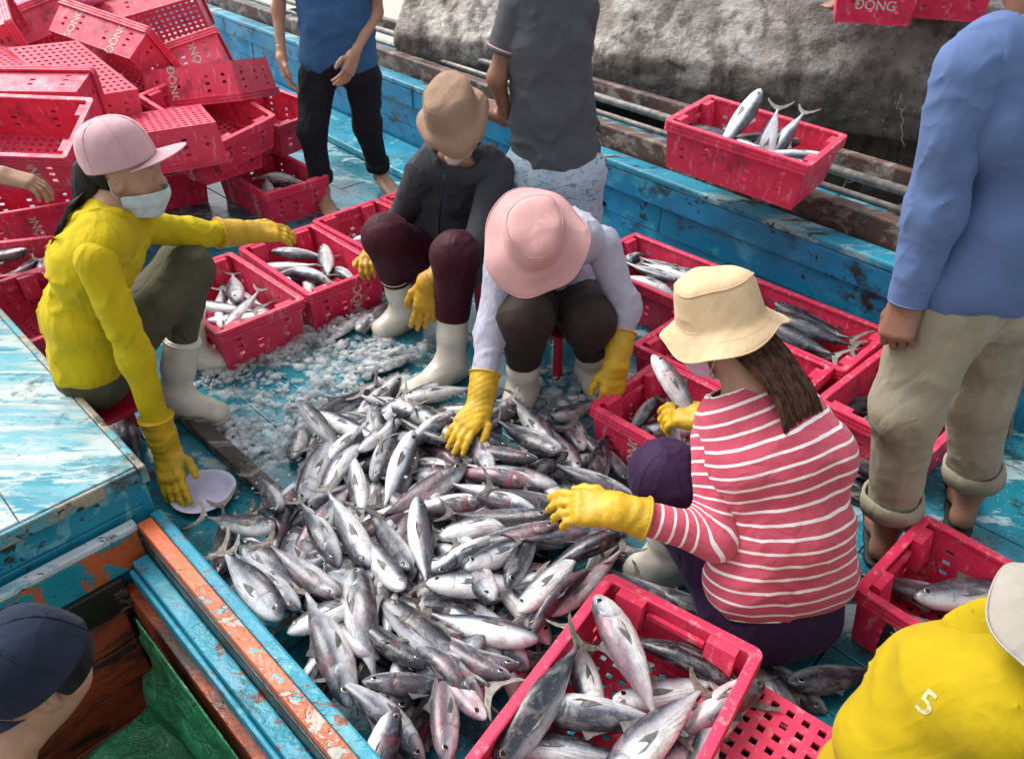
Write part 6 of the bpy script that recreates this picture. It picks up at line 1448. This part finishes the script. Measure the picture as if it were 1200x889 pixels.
# rest the print on the shirt surface
vv = np.array([v.co[:] for v in J5['_shirt'].data.vertices]) + o5; nn_ = np.array([v.normal[:] for v in J5['_shirt'].data.vertices]); rr_ = nrm(ray(1086, 828)); w = vv - [0, 0, CH]; al_ = w @ rr_; off = np.linalg.norm(w - al_[:, None] * rr_, axis=1); sc_ = off + .15 * al_; ii = int(np.argmin(sc_)); nv = nrm(nn_[ii]); Pp = vv[ii]
upv = nrm(np.array([-.3, .1, 1]) - nv * (np.array([-.3, .1, 1]) @ nv)); rt = np.cross(upv, nv); Mx = Matrix(((rt[0], upv[0], nv[0], Pp[0] + nv[0] * .005 - o5[0]), (rt[1], upv[1], nv[1], Pp[1] + nv[1] * .005 - o5[1]), (rt[2], upv[2], nv[2], Pp[2] + nv[2] * .005 - o5[2]), (0, 0, 0, 1))); o.matrix_local = Mx
sw = o.modifiers.new('wrap', 'SHRINKWRAP'); sw.target = J5['_shirt']; sw.offset = .0012; sw.wrap_method = 'NEAREST_SURFACEPOINT'; sw.wrap_mode = 'ABOVE_SURFACE'
# ------------------------------------------------------------------ labels of the fish
ORD = ['first', 'second', 'third', 'fourth', 'fifth', 'sixth', 'seventh', 'eighth', 'ninth', 'tenth', 'eleventh', 'twelfth', 'thirteenth', 'fourteenth', 'fifteenth', 'sixteenth', 'seventeenth', 'eighteenth', 'nineteenth', 'twentieth'] + ['twenty-' + w for w in ('first', 'second', 'third', 'fourth', 'fifth', 'sixth', 'seventh', 'eighth', 'ninth')] + ['thirtieth']
LM = [((430, 500), 'at the far edge of the heap by the ice'), ((640, 530), 'below the boots under the pink hat'), ((395, 560), 'left of the reaching yellow glove'), ((320, 670), 'next to the orange coaming'), ((560, 640), 'between the two yellow gloves mid heap'), ((690, 640), 'by the striped woman and her boot'), ((460, 720), 'in the near centre of the heap'), ((500, 840), 'between coaming and foreground crate'), ((650, 730), 'against the left rim of the foreground crate')]
def topx(P):
    dep = P[1] * cp - (P[2] - CH) * sp; return 600 + FPX * P[0] / dep, 444.5 - FPX * (P[1] * sp + (P[2] - CH) * cp) / dep
bins = {}
for o, inf in FISH:
    o['category'] = 'fish'; lo_ = o.matrix_world.translation; px, py = topx((lo_.x, lo_.y, lo_.z))
    dk_, pk_ = inf['dark'], inf['pink']; colr = 'pinkish' if pk_ > .5 else 'dark-backed' if dk_ > .4 else 'pale silver' if dk_ < 0 else 'silver'
    if inf.get('label'): o['label'] = inf['label']
    elif inf.get('zone') == 'heap':
        w = min(LM, key=lambda q: math.hypot(px - q[0][0], py - q[0][1]))[1]; bins.setdefault((w, 'heap'), []).append((px, o, colr))
    elif inf.get('zone') == 'heap2':
        w = min(LM, key=lambda q: math.hypot(px - q[0][0], py - q[0][1]))[1]; bins.setdefault((w, 'heap2'), []).append((px, o, 'half-buried ' + colr))
    elif inf.get('zone') == 'crate': bins.setdefault((inf['where'], 'crate'), []).append((px, o, colr))
    elif inf.get('zone') == 'legs': bins.setdefault(('on deck beside the khaki trousers', 'deck'), []).append((px, o, colr))
    else: o['label'] = 'tuna mostly buried under the other fish of the heap'; o['group'] = 'buried fish of the heap'
for (w, kd), L in bins.items():
    L.sort(key=lambda q: q[0])
    for i, (px, o, colr) in enumerate(L): o['label'] = f'{colr} tuna, {ORD[i % 30]} from left {w}'; o['group'] = 'heaped tuna' if kd.startswith('heap') else 'tuna ' + w
